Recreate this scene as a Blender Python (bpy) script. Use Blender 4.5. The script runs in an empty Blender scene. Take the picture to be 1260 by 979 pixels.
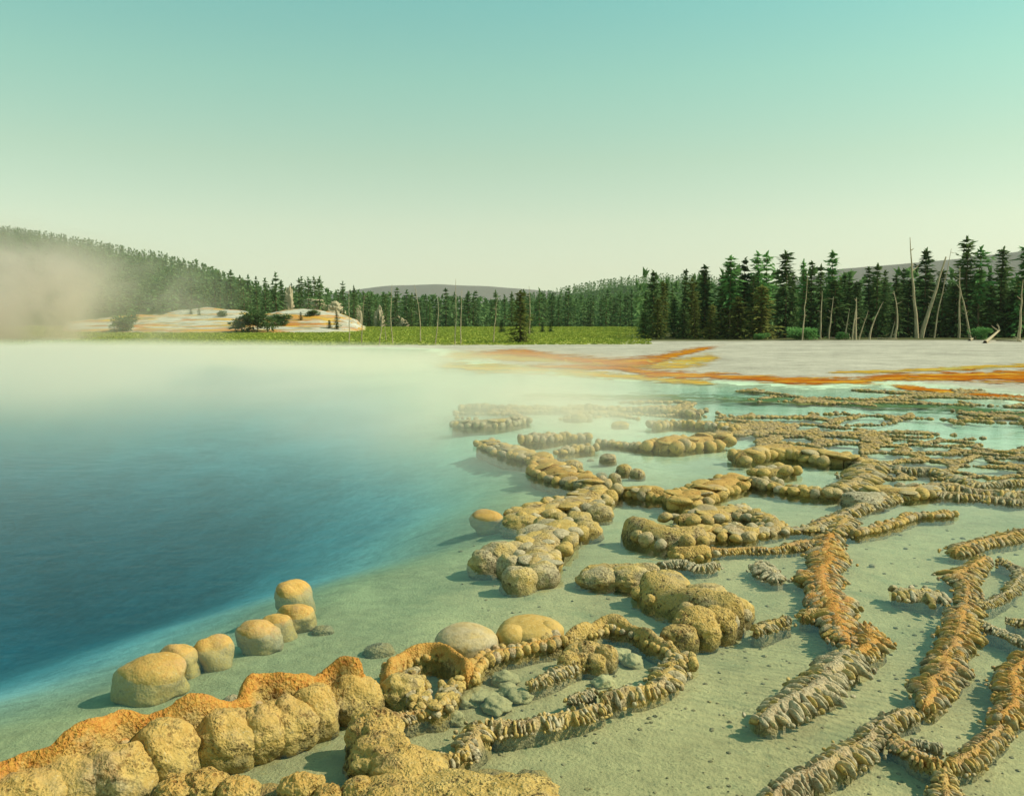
import bpy, bmesh, math, random
import numpy as np
from mathutils import Vector, Matrix, Euler

random.seed(7)
RNG = np.random.default_rng(7)
scene = bpy.context.scene
COL = scene.collection
R = math.radians

# ------------------------------------------------------------------ camera
CAM_H = 2.5
PW, PH, FPX = 1260.0, 979.0, 1091.0          # photograph size and focal length in its pixels
PITCH = math.atan((PH / 2 - 400.0) / FPX)    # the horizon sits at row 400
cam_d = bpy.data.cameras.new("camera")
cam = bpy.data.objects.new("camera", cam_d)
COL.objects.link(cam)
cam.location = (0, 0, CAM_H)
cam.rotation_euler = (math.pi / 2 - PITCH, 0, 0)
cam_d.sensor_width = 36
cam_d.lens = 36 * FPX / PW
cam_d.clip_start = 0.1
cam_d.clip_end = 30000
scene.camera = cam

# ------------------------------------------------------------------ sky, sun, exposure
SUN_EL, SUN_AZ = 42.0, 90.0                  # azimuth clockwise from +Y (into the picture)
world = bpy.data.worlds.new("World")
scene.world = world
world.use_nodes = True
wt = world.node_tree
wt.nodes.clear()
w_out = wt.nodes.new("ShaderNodeOutputWorld")
w_bg = wt.nodes.new("ShaderNodeBackground")
w_bg.inputs[1].default_value = 0.13
sky = wt.nodes.new("ShaderNodeTexSky")
sky.sky_type = 'NISHITA'
sky.sun_disc = False
sky.sun_elevation = R(SUN_EL)
sky.sun_rotation = R(SUN_AZ)
sky.air_density = 1.0
sky.dust_density = 0.5
sky.ozone_density = 1.0
w_geo = wt.nodes.new("ShaderNodeTexCoord")
w_sep = wt.nodes.new("ShaderNodeSeparateXYZ")
wt.links.new(w_geo.outputs['Generated'], w_sep.inputs[0])
w_ramp = wt.nodes.new("ShaderNodeValToRGB")
w_ramp.color_ramp.interpolation = 'LINEAR'
SKY_TINT = [(0.0000, (0.8110, 0.9224, 0.8205)), (0.0018, (0.8110, 0.9224, 0.8205)), (0.0136, (0.7202, 0.7868, 0.7063)), (0.0363, (0.7296, 0.7155, 0.5855)), (0.0633, (0.8298, 0.7327, 0.5349)), (0.1077, (0.9308, 0.8080, 0.5150)), (0.1766, (0.8824, 0.8804, 0.4919)), (0.2581, (0.7710, 1.0191, 0.5582)), (0.3298, (0.6360, 1.0633, 0.6187)), (0.9000, (0.6360, 1.0633, 0.6187))]
cr = w_ramp.color_ramp
while len(cr.elements) < len(SKY_TINT):
    cr.elements.new(0.5)
for e, (p, c) in zip(cr.elements, SKY_TINT):
    e.position = p
    e.color = (*c, 1)
wt.links.new(w_sep.outputs[2], w_ramp.inputs[0])
w_mul = wt.nodes.new("ShaderNodeMix")
w_mul.data_type = 'RGBA'
w_mul.blend_type = 'MULTIPLY'
w_mul.inputs[0].default_value = 1.0
wt.links.new(sky.outputs[0], w_mul.inputs[6])
wt.links.new(w_ramp.outputs[0], w_mul.inputs[7])
wt.links.new(w_mul.outputs[2], w_bg.inputs[0])
wt.links.new(w_bg.outputs[0], w_out.inputs[0])

sun_d = bpy.data.lights.new("sun", 'SUN')
sun_d.energy = 3.3
sun_d.angle = R(0.5)
sun_d.color = (1.0, 0.93, 0.78)
sun = bpy.data.objects.new("sun", sun_d)
COL.objects.link(sun)
_sd = Vector((math.sin(R(SUN_AZ)) * math.cos(R(SUN_EL)), math.cos(R(SUN_AZ)) * math.cos(R(SUN_EL)), math.sin(R(SUN_EL))))
sun.rotation_euler = _sd.to_track_quat('Z', 'Y').to_euler()
sun.location = _sd * 200

scene.view_settings.view_transform = 'Standard'
scene.view_settings.look = 'None'
scene.view_settings.exposure = 0.58
scene.view_settings.gamma = 1.0
scene.render.engine = 'CYCLES'
cy = scene.cycles
cy.max_bounces = 8
cy.diffuse_bounces = 2
cy.glossy_bounces = 3
cy.transmission_bounces = 4
cy.transparent_max_bounces = 24
cy.volume_bounces = 3
cy.volume_step_rate = 1.0
cy.volume_max_steps = 128
cy.use_denoising = True
try:
    cy.denoiser = 'OPENIMAGEDENOISE'
except Exception:
    pass

# ------------------------------------------------------------------ small helpers
CP, SP = math.cos(PITCH), math.sin(PITCH)


def ray(px, py):
    r = (px - PW / 2) / FPX
    u = (PH / 2 - py) / FPX
    return r, CP + u * SP, -SP + u * CP


def G(px, py, z=0.0):
    """point of the level z that the photograph's pixel looks at"""
    dx, dy, dz = ray(px, py)
    t = (z - CAM_H) / dz
    return dx * t, dy * t


def at_dist(px, dist):
    """x, y at a forward distance along the column px"""
    return (px - PW / 2) / FPX * dist * 1.0034, dist


def z_for(py, dist):
    """height that appears on row py at a forward distance"""
    _, dy, dz = ray(PW / 2, py)
    return CAM_H + dz / dy * dist


def _hash(ix, iy, iz):
    h = (ix.astype(np.int64) * 374761393 + iy.astype(np.int64) * 668265263 + iz.astype(np.int64) * 2147483647) & 0xFFFFFFFF
    h = ((h ^ (h >> 13)) * 1274126177) & 0xFFFFFFFF
    h = (h ^ (h >> 16)) & 0xFFFFFF
    return h.astype(np.float64) / 0xFFFFFF * 2 - 1


def vnoise(P):
    P = np.asarray(P, float)
    i = np.floor(P).astype(np.int64)
    f = P - i
    u = f * f * f * (f * (f * 6 - 15) + 10)
    out = 0
    for a in (0, 1):
        for b in (0, 1):
            for c in (0, 1):
                wgt = (u[:, 0] if a else 1 - u[:, 0]) * (u[:, 1] if b else 1 - u[:, 1]) * (u[:, 2] if c else 1 - u[:, 2])
                out = out + wgt * _hash(i[:, 0] + a, i[:, 1] + b, i[:, 2] + c)
    return out


def fbm(P, octv=4, gain=0.5):
    P = np.asarray(P, float)
    s, a, n = 0, 1.0, 0
    for k in range(octv):
        s = s + a * vnoise(P * (2.03 ** k) + 17.3 * k)
        n += a
        a *= gain
    return s / n


def sstep(a, b, x):
    t = np.clip((x - a) / (b - a), 0, 1)
    return t * t * (3 - 2 * t)


def mesh_np(name, V, F, attrs=None, smooth=True, mat=None):
    """F: (n,3) or (n,4) integer array; attrs: dict name -> per-vertex float array or (n,3) colour array"""
    V = np.asarray(V, np.float32)
    F = np.asarray(F, np.int32)
    me = bpy.data.meshes.new(name)
    n, k = F.shape
    me.vertices.add(len(V))
    me.vertices.foreach_set("co", V.ravel())
    me.loops.add(n * k)
    me.loops.foreach_set("vertex_index", F.ravel())
    me.polygons.add(n)
    me.polygons.foreach_set("loop_start", np.arange(0, n * k, k, dtype=np.int32))
    me.polygons.foreach_set("loop_total", np.full(n, k, np.int32))
    me.polygons.foreach_set("use_smooth", np.full(n, smooth, bool))
    for an, av in (attrs or {}).items():
        av = np.asarray(av, np.float32)
        if av.ndim == 1:
            me.attributes.new(an, 'FLOAT', 'POINT').data.foreach_set("value", av)
        else:
            a = me.attributes.new(an, 'FLOAT_COLOR', 'POINT')
            a.data.foreach_set("color", np.concatenate([av, np.ones((len(av), 1), np.float32)], 1).ravel())
    me.update(calc_edges=True)
    if mat:
        me.materials.append(mat)
    return me


def link(name, me, parent=None, loc=(0, 0, 0), rot=(0, 0, 0), scale=(1, 1, 1)):
    o = bpy.data.objects.new(name, me)
    COL.objects.link(o)
    o.location = loc
    o.rotation_euler = rot
    o.scale = scale
    if parent is not None:
        o.parent = parent
    return o


def tag(o, label=None, cat=None, group=None, kind=None):
    if label:
        o['label'] = label
    if cat:
        o['category'] = cat
    if group:
        o['group'] = group
    if kind:
        o['kind'] = kind
    return o


def thing(name, label, cat, loc=(0, 0, 0), group=None):
    return tag(link(name, None, None, loc), label, cat, group)


# ------------------------------------------------------------------ materials
class NT:
    def __init__(self, name):
        self.m = bpy.data.materials.new(name)
        self.m.use_nodes = True
        self.t = self.m.node_tree
        self.t.nodes.clear()
        self.out = self.t.nodes.new("ShaderNodeOutputMaterial")

    def n(self, kind, **kw):
        nd = self.t.nodes.new(kind)
        for k, v in kw.items():
            setattr(nd, k, v)
        return nd

    def put(self, sock, v):
        if isinstance(v, bpy.types.NodeSocket):
            self.t.links.new(v, sock)
        elif isinstance(v, (tuple, list)) and len(v) == 3 and sock.type == 'RGBA':
            sock.default_value = (*v, 1)
        else:
            sock.default_value = v

    def math(self, op, a, b=0.0, clamp=False):
        nd = self.n("ShaderNodeMath", operation=op, use_clamp=clamp)
        self.put(nd.inputs[0], a)
        self.put(nd.inputs[1], b)
        return nd.outputs[0]

    def mix(self, f, a, b, blend='MIX'):
        nd = self.n("ShaderNodeMix", data_type='RGBA', blend_type=blend)
        self.put(nd.inputs[0], f)
        self.put(nd.inputs[6], a)
        self.put(nd.inputs[7], b)
        return nd.outputs[2]

    def remap(self, v, a, b, c=0.0, d=1.0):
        nd = self.n("ShaderNodeMapRange", interpolation_type='SMOOTHSTEP')
        for i, x in enumerate((v, a, b, c, d)):
            self.put(nd.inputs[i], x)
        return nd.outputs[0]

    def noise(self, vec, scale, detail=4, rough=0.55, dist=0.0):
        nd = self.n("ShaderNodeTexNoise")
        self.put(nd.inputs['Vector'], vec)
        nd.inputs['Scale'].default_value = scale
        nd.inputs['Detail'].default_value = detail
        nd.inputs['Roughness'].default_value = rough
        nd.inputs['Distortion'].default_value = dist
        return nd.outputs['Fac']

    def voro(self, vec, scale, feature='F1'):
        nd = self.n("ShaderNodeTexVoronoi", feature=feature)
        self.put(nd.inputs['Vector'], vec)
        nd.inputs['Scale'].default_value = scale
        return nd.outputs['Distance']

    def pos(self):
        return self.n("ShaderNodeNewGeometry").outputs['Position']

    def scalevec(self, v, s):
        nd = self.n("ShaderNodeVectorMath", operation='MULTIPLY')
        self.put(nd.inputs[0], v)
        nd.inputs[1].default_value = s
        return nd.outputs[0]

    def attr(self, name, typ='GEOMETRY', out='Fac'):
        return self.n("ShaderNodeAttribute", attribute_name=name, attribute_type=typ).outputs[out]

    def bump(self, h, strength=0.5, dist=0.02, normal=None):
        nd = self.n("ShaderNodeBump")
        self.put(nd.inputs['Strength'], strength)
        nd.inputs['Distance'].default_value = dist
        self.put(nd.inputs['Height'], h)
        if normal is not None:
            self.put(nd.inputs['Normal'], normal)
        return nd.outputs[0]

    def principled(self, color, rough=0.8, normal=None, spec=0.3):
        p = self.n("ShaderNodeBsdfPrincipled")
        self.put(p.inputs['Base Color'], color)
        self.put(p.inputs['Roughness'], rough)
        p.inputs['Specular IOR Level'].default_value = spec
        if normal is not None:
            self.put(p.inputs['Normal'], normal)
        return p.outputs[0]

    def done(self, surf=None, vol=None):
        if surf is not None:
            self.t.links.new(surf, self.out.inputs['Surface'])
        if vol is not None:
            self.t.links.new(vol, self.out.inputs['Volume'])
        return self.m


def mat_sinter():
    """geyserite: tan and ochre, grey weathering, dark pitted patches, orange growth along the crests"""
    t = NT("sinter")
    p = t.pos()
    hz = t.attr("hz")
    stain = t.attr("stain", 'OBJECT')
    tone = t.attr("tone", 'OBJECT')
    n1 = t.noise(p, 3.2, 5, 0.6, 0.4)
    n2 = t.noise(p, 11.0, 5, 0.62, 0.6)
    n3 = t.noise(p, 42.0, 4, 0.65)
    ochre = t.mix(t.remap(n2, 0.32, 0.66), (0.45, 0.29, 0.078), (0.60, 0.42, 0.14))
    grey = t.mix(t.remap(n2, 0.3, 0.7), (0.36, 0.285, 0.16), (0.60, 0.505, 0.33))
    tsel = t.math('ADD', t.math('MULTIPLY', tone, 0.9), t.math('MULTIPLY', t.math('SUBTRACT', n1, 0.5), 1.5))
    c = t.mix(t.remap(tsel, 0.2, 0.75), ochre, grey)
    # pale crust flecks
    c = t.mix(t.math('MULTIPLY', t.remap(n3, 0.55, 0.75), 0.55), c, (0.66, 0.57, 0.38))
    # dark brown noise patches, more of them low on the flanks
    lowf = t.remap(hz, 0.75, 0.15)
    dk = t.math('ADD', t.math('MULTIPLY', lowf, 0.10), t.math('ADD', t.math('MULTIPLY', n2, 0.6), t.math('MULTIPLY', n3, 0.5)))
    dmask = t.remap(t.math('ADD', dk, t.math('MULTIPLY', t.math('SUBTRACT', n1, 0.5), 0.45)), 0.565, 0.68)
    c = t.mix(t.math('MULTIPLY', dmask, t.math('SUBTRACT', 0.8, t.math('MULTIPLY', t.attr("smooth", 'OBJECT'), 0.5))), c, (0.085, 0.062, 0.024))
    # clustered pores, black inside
    pw = t.n("ShaderNodeVectorMath", operation='ADD')
    t.put(pw.inputs[0], p)
    wn = t.n("ShaderNodeTexNoise")
    t.put(wn.inputs['Vector'], p)
    wn.inputs['Scale'].default_value = 30.0
    t.put(pw.inputs[1], t.scalevec(wn.outputs['Color'], (0.035, 0.035, 0.035)))
    v1 = t.voro(pw.outputs[0], 24.0)
    v2 = t.voro(pw.outputs[0], 61.0)
    patch = t.remap(t.math('ADD', t.math('MULTIPLY', n2, 0.55), t.math('MULTIPLY', t.noise(p, 5.0, 3, 0.6), 0.6)), 0.52, 0.66)
    pore = t.math('MAXIMUM', t.remap(v1, 0.42, 0.16), t.math('MULTIPLY', t.remap(v2, 0.45, 0.2), 0.8))
    pore = t.math('MULTIPLY', t.math('MULTIPLY', pore, patch), t.math('SUBTRACT', 1.0, t.math('MULTIPLY', t.attr("smooth", 'OBJECT'), 0.75)))
    c = t.mix(t.math('MULTIPLY', pore, 0.95), c, (0.06, 0.045, 0.018))
    # orange growth on the crest
    om = t.math('MULTIPLY', t.remap(t.math('ADD', hz, t.math('MULTIPLY', t.math('SUBTRACT', n2, 0.5), 0.9)), 0.55, 0.95), stain, True)
    orange = t.mix(t.remap(n3, 0.35, 0.7), (0.50, 0.15, 0.014), (0.62, 0.31, 0.045))
    c = t.mix(om, c, orange)
    sx = t.n("ShaderNodeSeparateXYZ")
    t.put(sx.inputs[0], p)
    wet = t.remap(t.math('ADD', sx.outputs[2], t.math('MULTIPLY', t.math('SUBTRACT', n2, 0.5), 0.07)), 0.01, -0.05)
    c = t.mix(t.math('MULTIPLY', wet, t.math('SUBTRACT', 0.55, t.math('MULTIPLY', t.attr("smooth", 'OBJECT'), 0.42))), c, t.mix(n3, (0.14, 0.12, 0.045), (0.27, 0.23, 0.09)))
    vo = t.voro(p, 55.0)
    h = t.math('SUBTRACT', t.math('ADD', t.math('ADD', t.math('MULTIPLY', n2, 1.6), t.math('MULTIPLY', n3, 0.9)), t.math('MULTIPLY', vo, 0.5)), t.math('MULTIPLY', pore, 1.2))
    sm = t.attr("smooth", 'OBJECT')
    nb = t.bump(h, t.math('SUBTRACT', 0.7, t.math('MULTIPLY', sm, 0.55)), 0.03)
    return t.done(t.principled(c, 0.82, nb, 0.2))


def mat_ground():
    """base colour per zone comes with the mesh; fine mottling and grain here"""
    t = NT("ground")
    p = t.pos()
    base = t.attr("base", out='Color')
    bed = t.attr("bed")
    rip = t.attr("ripple")
    terr = t.attr("terrace")
    n1 = t.noise(p, 0.9, 5, 0.6)
    n2 = t.noise(p, 7.0, 6, 0.65)
    n3 = t.noise(p, 45.0, 3, 0.6)
    far = t.noise(p, 0.12, 8, 0.72)
    v = t.math('ADD', t.math('MULTIPLY', n1, 0.35), t.math('ADD', t.math('MULTIPLY', n2, 0.40), t.math('MULTIPLY', far, 0.55)))
    k = t.remap(v, 0.42, 0.88, 0.62, 1.34)
    c = t.n("ShaderNodeVectorMath", operation='SCALE')
    t.put(c.inputs[0], base)
    t.put(c.inputs['Scale'], k)
    c = c.outputs[0]
    # brown algae specks on the bed
    sp = t.math('MULTIPLY', t.remap(t.math('ADD', t.math('MULTIPLY', n2, 0.5), t.math('MULTIPLY', n3, 0.5)), 0.53, 0.64), bed)
    c = t.mix(t.math('MULTIPLY', sp, 0.55), c, (0.13, 0.12, 0.055))
    # greenish growth in broad patches
    gp = t.remap(t.noise(p, 1.5, 7, 0.68, 0.8), 0.50, 0.68)
    c = t.mix(t.math('MULTIPLY', t.math('MULTIPLY', gp, bed), 0.45), c, (0.20, 0.235, 0.115))
    yp = t.remap(t.noise(p, 0.8, 6, 0.62, 0.5), 0.52, 0.70)
    c = t.mix(t.math('MULTIPLY', t.math('MULTIPLY', yp, bed), 0.5), c, (0.50, 0.42, 0.20))
    # orange and yellow runoff on the far terrace
    ps = t.scalevec(p, (0.05, 0.09, 1.1))
    tn = t.noise(ps, 1.0, 6, 0.65, 0.6)
    tm = t.math('MULTIPLY', t.remap(tn, 0.47, 0.56), terr)
    c = t.mix(tm, c, t.mix(t.remap(t.noise(ps, 2.7, 4), 0.4, 0.62), (0.62, 0.36, 0.05), (0.50, 0.19, 0.05)))
    c = t.mix(t.math('MULTIPLY', t.remap(t.noise(t.scalevec(p, (0.16, 0.2, 1.6)), 1.0, 6, 0.7), 0.50, 0.60), t.math('MULTIPLY', terr, 0.75)), c, (0.26, 0.24, 0.15))
    # current ripples in the silt
    pr = t.n("ShaderNodeMapping")
    t.put(pr.inputs['Vector'], p)
    pr.inputs['Rotation'].default_value = (0, 0, R(22))
    w = t.n("ShaderNodeTexWave", wave_type='BANDS', bands_direction='Y')
    t.put(w.inputs['Vector'], pr.outputs[0])
    w.inputs['Scale'].default_value = 3.6
    w.inputs['Distortion'].default_value = 5.0
    w.inputs['Detail'].default_value = 3
    w.inputs['Detail Scale'].default_value = 1.6
    hh = t.math('ADD', t.math('MULTIPLY', t.math('MULTIPLY', w.outputs['Fac'], rip), 0.34), t.math('ADD', t.math('MULTIPLY', n2, 1.0), t.math('MULTIPLY', n3, 0.45)))
    nb = t.bump(hh, 0.8, 0.03)
    return t.done(t.principled(c, 0.95, nb, 0.02))


def mat_water():
    t = NT("water")
    p = t.pos()
    w1 = t.noise(t.scalevec(p, (1.0, 1.5, 1.0)), 2.2, 3, 0.55, 0.5)
    w2 = t.noise(t.scalevec(p, (1.0, 1.5, 1.0)), 9.0, 2, 0.5)
    nb = t.bump(t.math('ADD', w1, t.math('MULTIPLY', w2, 0.3)), 0.11, 0.05)
    # Schlick reflectance, the same from above and from below (the water does not bend light here)
    g = t.n("ShaderNodeNewGeometry")
    dt = t.n("ShaderNodeVectorMath", operation='DOT_PRODUCT')
    t.put(dt.inputs[0], nb)
    t.put(dt.inputs[1], g.outputs['Incoming'])
    cs = t.math('ABSOLUTE', dt.outputs['Value'])
    fr = t.math('ADD', t.math('MULTIPLY', t.math('POWER', t.math('SUBTRACT', 1.0, cs, True), 5.0), 0.96), 0.02, True)
    gl = t.n("ShaderNodeBsdfGlossy")
    gl.inputs['Roughness'].default_value = 0.06
    t.put(gl.inputs['Normal'], nb)
    tr = t.n("ShaderNodeBsdfTransparent")
    mx = t.n("ShaderNodeMixShader")
    t.put(mx.inputs[0], t.math('MULTIPLY', fr, 0.72))
    t.put(mx.inputs[1], tr.outputs[0])
    t.put(mx.inputs[2], gl.outputs[0])
    ab = t.n("ShaderNodeVolumeAbsorption")
    T = WATER_T
    sig = [-math.log(x) for x in T]
    mxs = max(sig)
    ab.inputs['Color'].default_value = (*[1 - s / mxs for s in sig], 1)
    ab.inputs['Density'].default_value = mxs
    return t.done(mx.outputs[0], ab.outputs[0])


WATER_T = (0.70, 0.885, 0.91)      # what a metre of the spring's water lets through


def mat_foliage(name, ca, cb):
    t = NT(name)
    p = t.pos()
    rnd = t.n("ShaderNodeObjectInfo").outputs['Random']
    n = t.noise(p, 0.9, 4, 0.7)
    c = t.mix(t.remap(t.math('ADD', t.math('MULTIPLY', n, 0.8), t.math('MULTIPLY', rnd, 0.25)), 0.35, 0.72), ca, cb)
    d = t.n("ShaderNodeBsdfDiffuse")
    t.put(d.inputs[0], c)
    tl = t.n("ShaderNodeBsdfTranslucent")
    t.put(tl.inputs[0], c)
    mx = t.n("ShaderNodeMixShader")
    mx.inputs[0].default_value = 0.3
    t.put(mx.inputs[1], d.outputs[0])
    t.put(mx.inputs[2], tl.outputs[0])
    return t.done(mx.outputs[0])


def mat_wood(name, ca, cb):
    t = NT(name)
    p = t.pos()
    n = t.noise(t.scalevec(p, (9, 9, 1.2)), 1.0, 5, 0.6)
    c = t.mix(t.remap(n, 0.35, 0.65), ca, cb)
    return t.done(t.principled(c, 0.9, t.bump(n, 0.5, 0.03), 0.1))


def mat_mat(name, ca, cb, cc, thr):
    """bacterial film: ragged sheet that lets the crust below show through its holes"""
    t = NT(name)
    p = t.pos()
    n = t.noise(t.scalevec(p, (0.42, 0.62, 1)), 1.0, 8, 0.75, 0.8)
    n2 = t.noise(t.scalevec(p, (0.8, 2.0, 1)), 1.3, 6, 0.75)
    edge = t.attr("edge")
    c = t.mix(t.remap(n2, 0.36, 0.6), ca, cb)
    c = t.mix(t.remap(t.noise(t.scalevec(p, (0.5, 1.2, 1)), 0.6, 7, 0.75), 0.47, 0.62), c, cc)
    a = t.remap(t.math('ADD', t.math('MULTIPLY', edge, 0.42), t.math('MULTIPLY', t.math('ADD', t.math('MULTIPLY', t.math('SUBTRACT', t.math('ADD', t.math('MULTIPLY', n, 0.6), t.math('MULTIPLY', n2, 0.4)), 0.5), 2.4), 0.5), 0.9)), thr, thr + 0.14)
    d = t.principled(c, 0.8, t.bump(n2, 0.4, 0.03), 0.0)
    tr = t.n("ShaderNodeBsdfTransparent")
    mx = t.n("ShaderNodeMixShader")
    t.put(mx.inputs[0], a)
    t.put(mx.inputs[1], tr.outputs[0])
    t.put(mx.inputs[2], d)
    return t.done(mx.outputs[0])


def mat_steam(name, dens, color, scale, lo, hi, soft=(1.0, 0.25), lift=None, anis=0.2):
    """uneven vapour, thinning out to nothing before the faces of its box"""
    t = NT(name)
    tc = t.n("ShaderNodeTexCoord")
    p = t.pos()
    gx = t.n("ShaderNodeVectorMath", operation='LENGTH')
    t.put(gx.inputs[0], tc.outputs['Object'])
    fall = t.remap(gx.outputs['Value'], soft[0], soft[1])
    n = t.noise(p, scale, 3, 0.6, 0.6)
    f = t.math('MULTIPLY', t.remap(n, lo, hi), fall)
    v = t.n("ShaderNodeVolumePrincipled")
    v.inputs['Color'].default_value = (*color, 1)
    v.inputs['Anisotropy'].default_value = anis
    t.put(v.inputs['Density'], t.math('MULTIPLY', f, dens))
    return t.done(None, v.outputs[0])


M_SINTER = mat_sinter()
M_GROUND = mat_ground()
M_WATER = mat_water()
M_PINE = mat_foliage("pine_needles", (0.068, 0.115, 0.043), (0.144, 0.215, 0.066))
M_GREEN = mat_foliage("fresh_needles", (0.118, 0.254, 0.072), (0.220, 0.428, 0.129))
M_YELLOW = mat_foliage("yellowing_needles", (0.130, 0.150, 0.039), (0.247, 0.247, 0.065))
M_FAR = mat_foliage("distant_needles", (0.085, 0.151, 0.057), (0.161, 0.262, 0.089))
M_GRASS = mat_foliage("meadow_grass", (0.27, 0.33, 0.055), (0.44, 0.45, 0.09))
M_BARK = mat_wood("bark", (0.14, 0.10, 0.055), (0.26, 0.19, 0.10))
M_DEAD = mat_wood("dead_wood", (0.30, 0.235, 0.14), (0.52, 0.42, 0.27))
M_MAT_O = mat_mat("orange_film", (0.50, 0.17, 0.012), (0.36, 0.085, 0.010), (0.60, 0.32, 0.035), 0.60)
M_MAT_Y = mat_mat("yellow_film", (0.48, 0.36, 0.05), (0.55, 0.27, 0.025), (0.42, 0.40, 0.15), 0.66)
M_MAT_G = mat_mat("green_film", (0.10, 0.17, 0.06), (0.07, 0.13, 0.06), (0.22, 0.21, 0.08), 0.72)

# ------------------------------------------------------------------ terrain
def poly_px(pts, z=0.0):
    return np.array([G(x, y, z) for x, y in pts])


def sdist(P, poly):
    """signed distance to a closed polygon, positive inside"""
    best = np.full(len(P), 1e9)
    inside = np.zeros(len(P), bool)
    n = len(poly)
    for i in range(n):
        a, b = poly[i], poly[(i + 1) % n]
        ab = b - a
        ap = P - a
        t = np.clip((ap @ ab) / (ab @ ab + 1e-12), 0, 1)
        d = ap - t[:, None] * ab
        best = np.minimum(best, np.hypot(d[:, 0], d[:, 1]))
        c = (a[1] > P[:, 1]) != (b[1] > P[:, 1])
        with np.errstate(divide='ignore', invalid='ignore'):
            xi = (b[0] - a[0]) * (P[:, 1] - a[1]) / (b[1] - a[1]) + a[0]
        inside ^= c & (P[:, 0] < xi)
    return np.where(inside, best, -best)


POOL = poly_px([(-700, 985), (-200, 908), (0, 866), (60, 851), (150, 826), (230, 797), (300, 768), (350, 741), (400, 712), (450, 694),
                (520, 672), (575, 652), (590, 632), (610, 610), (632, 590), (612, 572), (595, 556), (572, 540), (552, 520),
                (535, 500), (500, 482), (440, 466), (330, 452), (0, 446), (-600, 446), (-1500, 460)], -0.1)
DRY = poly_px([(-1500, 429), (0, 428), (300, 427.5), (470, 428), (540, 430), (560, 438), (600, 450), (690, 461), (800, 467), (900, 471), (1000, 475),
               (1075, 469), (1150, 477), (1260, 490), (1600, 530), (2600, 470), (2600, 409), (-1500, 409)], 0.0)

HILLS = {  # column: (row of the bare ground on the skyline, distance), start of the slope
    'terrace': ([(60, 402, 190), (150, 392, 195), (200, 389, 200), (225, 385, 205), (262, 383, 205), (290, 386, 200), (325, 390, 195), (360, 385, 205), (392, 384, 205), (424, 390, 205), (445, 398, 205), (470, 402, 205)], 150),
    'left': ([(-900, 235, 1100), (-300, 262, 1000), (0, 289, 900), (100, 306, 800), (195, 325, 620), (250, 346, 480), (300, 370, 400),
              (340, 383, 360), (400, 385, 370), (440, 391, 370), (490, 397, 360), (560, 400, 360), (620, 402, 360)], 225),
    'mid': ([(560, 392, 900), (640, 375, 900), (700, 364, 900), (740, 357, 900), (800, 350, 900), (850, 349, 900), (900, 356, 900),
             (960, 362, 900), (1040, 362, 900), (1260, 358, 900), (1600, 355, 900), (2400, 365, 900)], 380),
    'far_a': ([(300, 372, 4000), (380, 366, 4000), (440, 357, 4000), (480, 352, 4000), (540, 349.5, 4000), (600, 352, 4000), (660, 357, 4000), (760, 366, 4000), (900, 372, 4000)], 2400),
    'far_b': ([(880, 372, 2600), (960, 350, 2600), (1030, 331, 2600), (1100, 325, 2600), (1180, 318, 2600), (1260, 307, 2600), (1500, 285, 2600), (2200, 300, 2600)], 1500),
}


def hill_z(X, Y, key):
    prof, r0 = HILLS[key]
    px = X / np.maximum(Y, 1) * FPX / 1.0034 + PW / 2
    xs = [p[0] for p in prof]
    row = np.interp(px, xs, [p[1] for p in prof])
    D = np.interp(px, xs, [p[2] for p in prof])
    u = (PH / 2 - row) / FPX
    slope = (-SP + u * CP) / (CP + u * SP)
    H = CAM_H + slope * D
    t = (Y - r0) / (D - r0)
    z = H * np.where(t < 1, sstep(-0.08, 1.0, t) * 0.5 + np.clip(t, 0, 1) * 0.5, 1 + 0.12 * np.minimum(t - 1, 1.0))
    z = np.where(t < 0, -5, z)
    edge = sstep(xs[0] - 1, xs[0] + 30, px) * (1 - sstep(xs[-1] - 30, xs[-1] + 1, px))
    return np.where(edge > 0, z * edge - (1 - edge) * 3, -5)


def terrain(X, Y):
    P = np.stack([X, Y], 1)
    Z0 = np.zeros_like(X)
    n1 = fbm(np.stack([X * 0.55, Y * 0.55, Z0], 1), 4)
    n2 = fbm(np.stack([X * 2.6, Y * 2.6, Z0 + 5], 1), 3)
    z = -0.10 + 0.045 * n1 + 0.018 * n2
    dp = sdist(P, POOL) + 0.35 + 0.25 * n1
    shelf = sstep(-2.2, 0.0, dp)
    z = z - 0.10 * shelf
    deep = 0.5 + 2.5 * np.exp(-((X + 11) ** 2 / 120 + (Y - 13) ** 2 / 60))
    z = np.where(dp > 0, z - deep * (1 - np.exp(-(np.maximum(dp, 0) / 4.6) ** 1.15)), z)
    dd = sdist(P, DRY) + 1.2 * n1
    w = sstep(-6, 0, dd)
    z = np.where(dp < -1, z * (1 - w) + (0.012 + np.clip(dd, 0, 60) * 0.006 + 0.02 * n2) * w, z)
    rise = np.clip((Y - 112) / 130, 0, 1)
    z = z + rise * 1.65 + 0.10 * sstep(108, 118, Y)
    z = z + 0.10 * n1 * sstep(115, 180, Y)
    hid = np.zeros(len(X), int)
    for i, k in enumerate(('terrace', 'left', 'mid', 'far_a', 'far_b')):
        hz = hill_z(X, Y, k)
        rough = {'terrace': 2.2, 'left': 2.0, 'mid': 3.0, 'far_a': 6, 'far_b': 5}[k]
        hz = hz + rough * fbm(np.stack([X, Y, Z0], 1) / {'terrace': 14, 'left': 60, 'mid': 90, 'far_a': 300, 'far_b': 250}[k], 4) * sstep(0.5, 6, hz)
        m = hz > z
        z = np.where(m, hz, z)
        hid = np.where(m, i + 1, hid)
    return z, dp, dd, hid


def zt(x, y):
    return float(terrain(np.array([x], float), np.array([y], float))[0][0])


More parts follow.
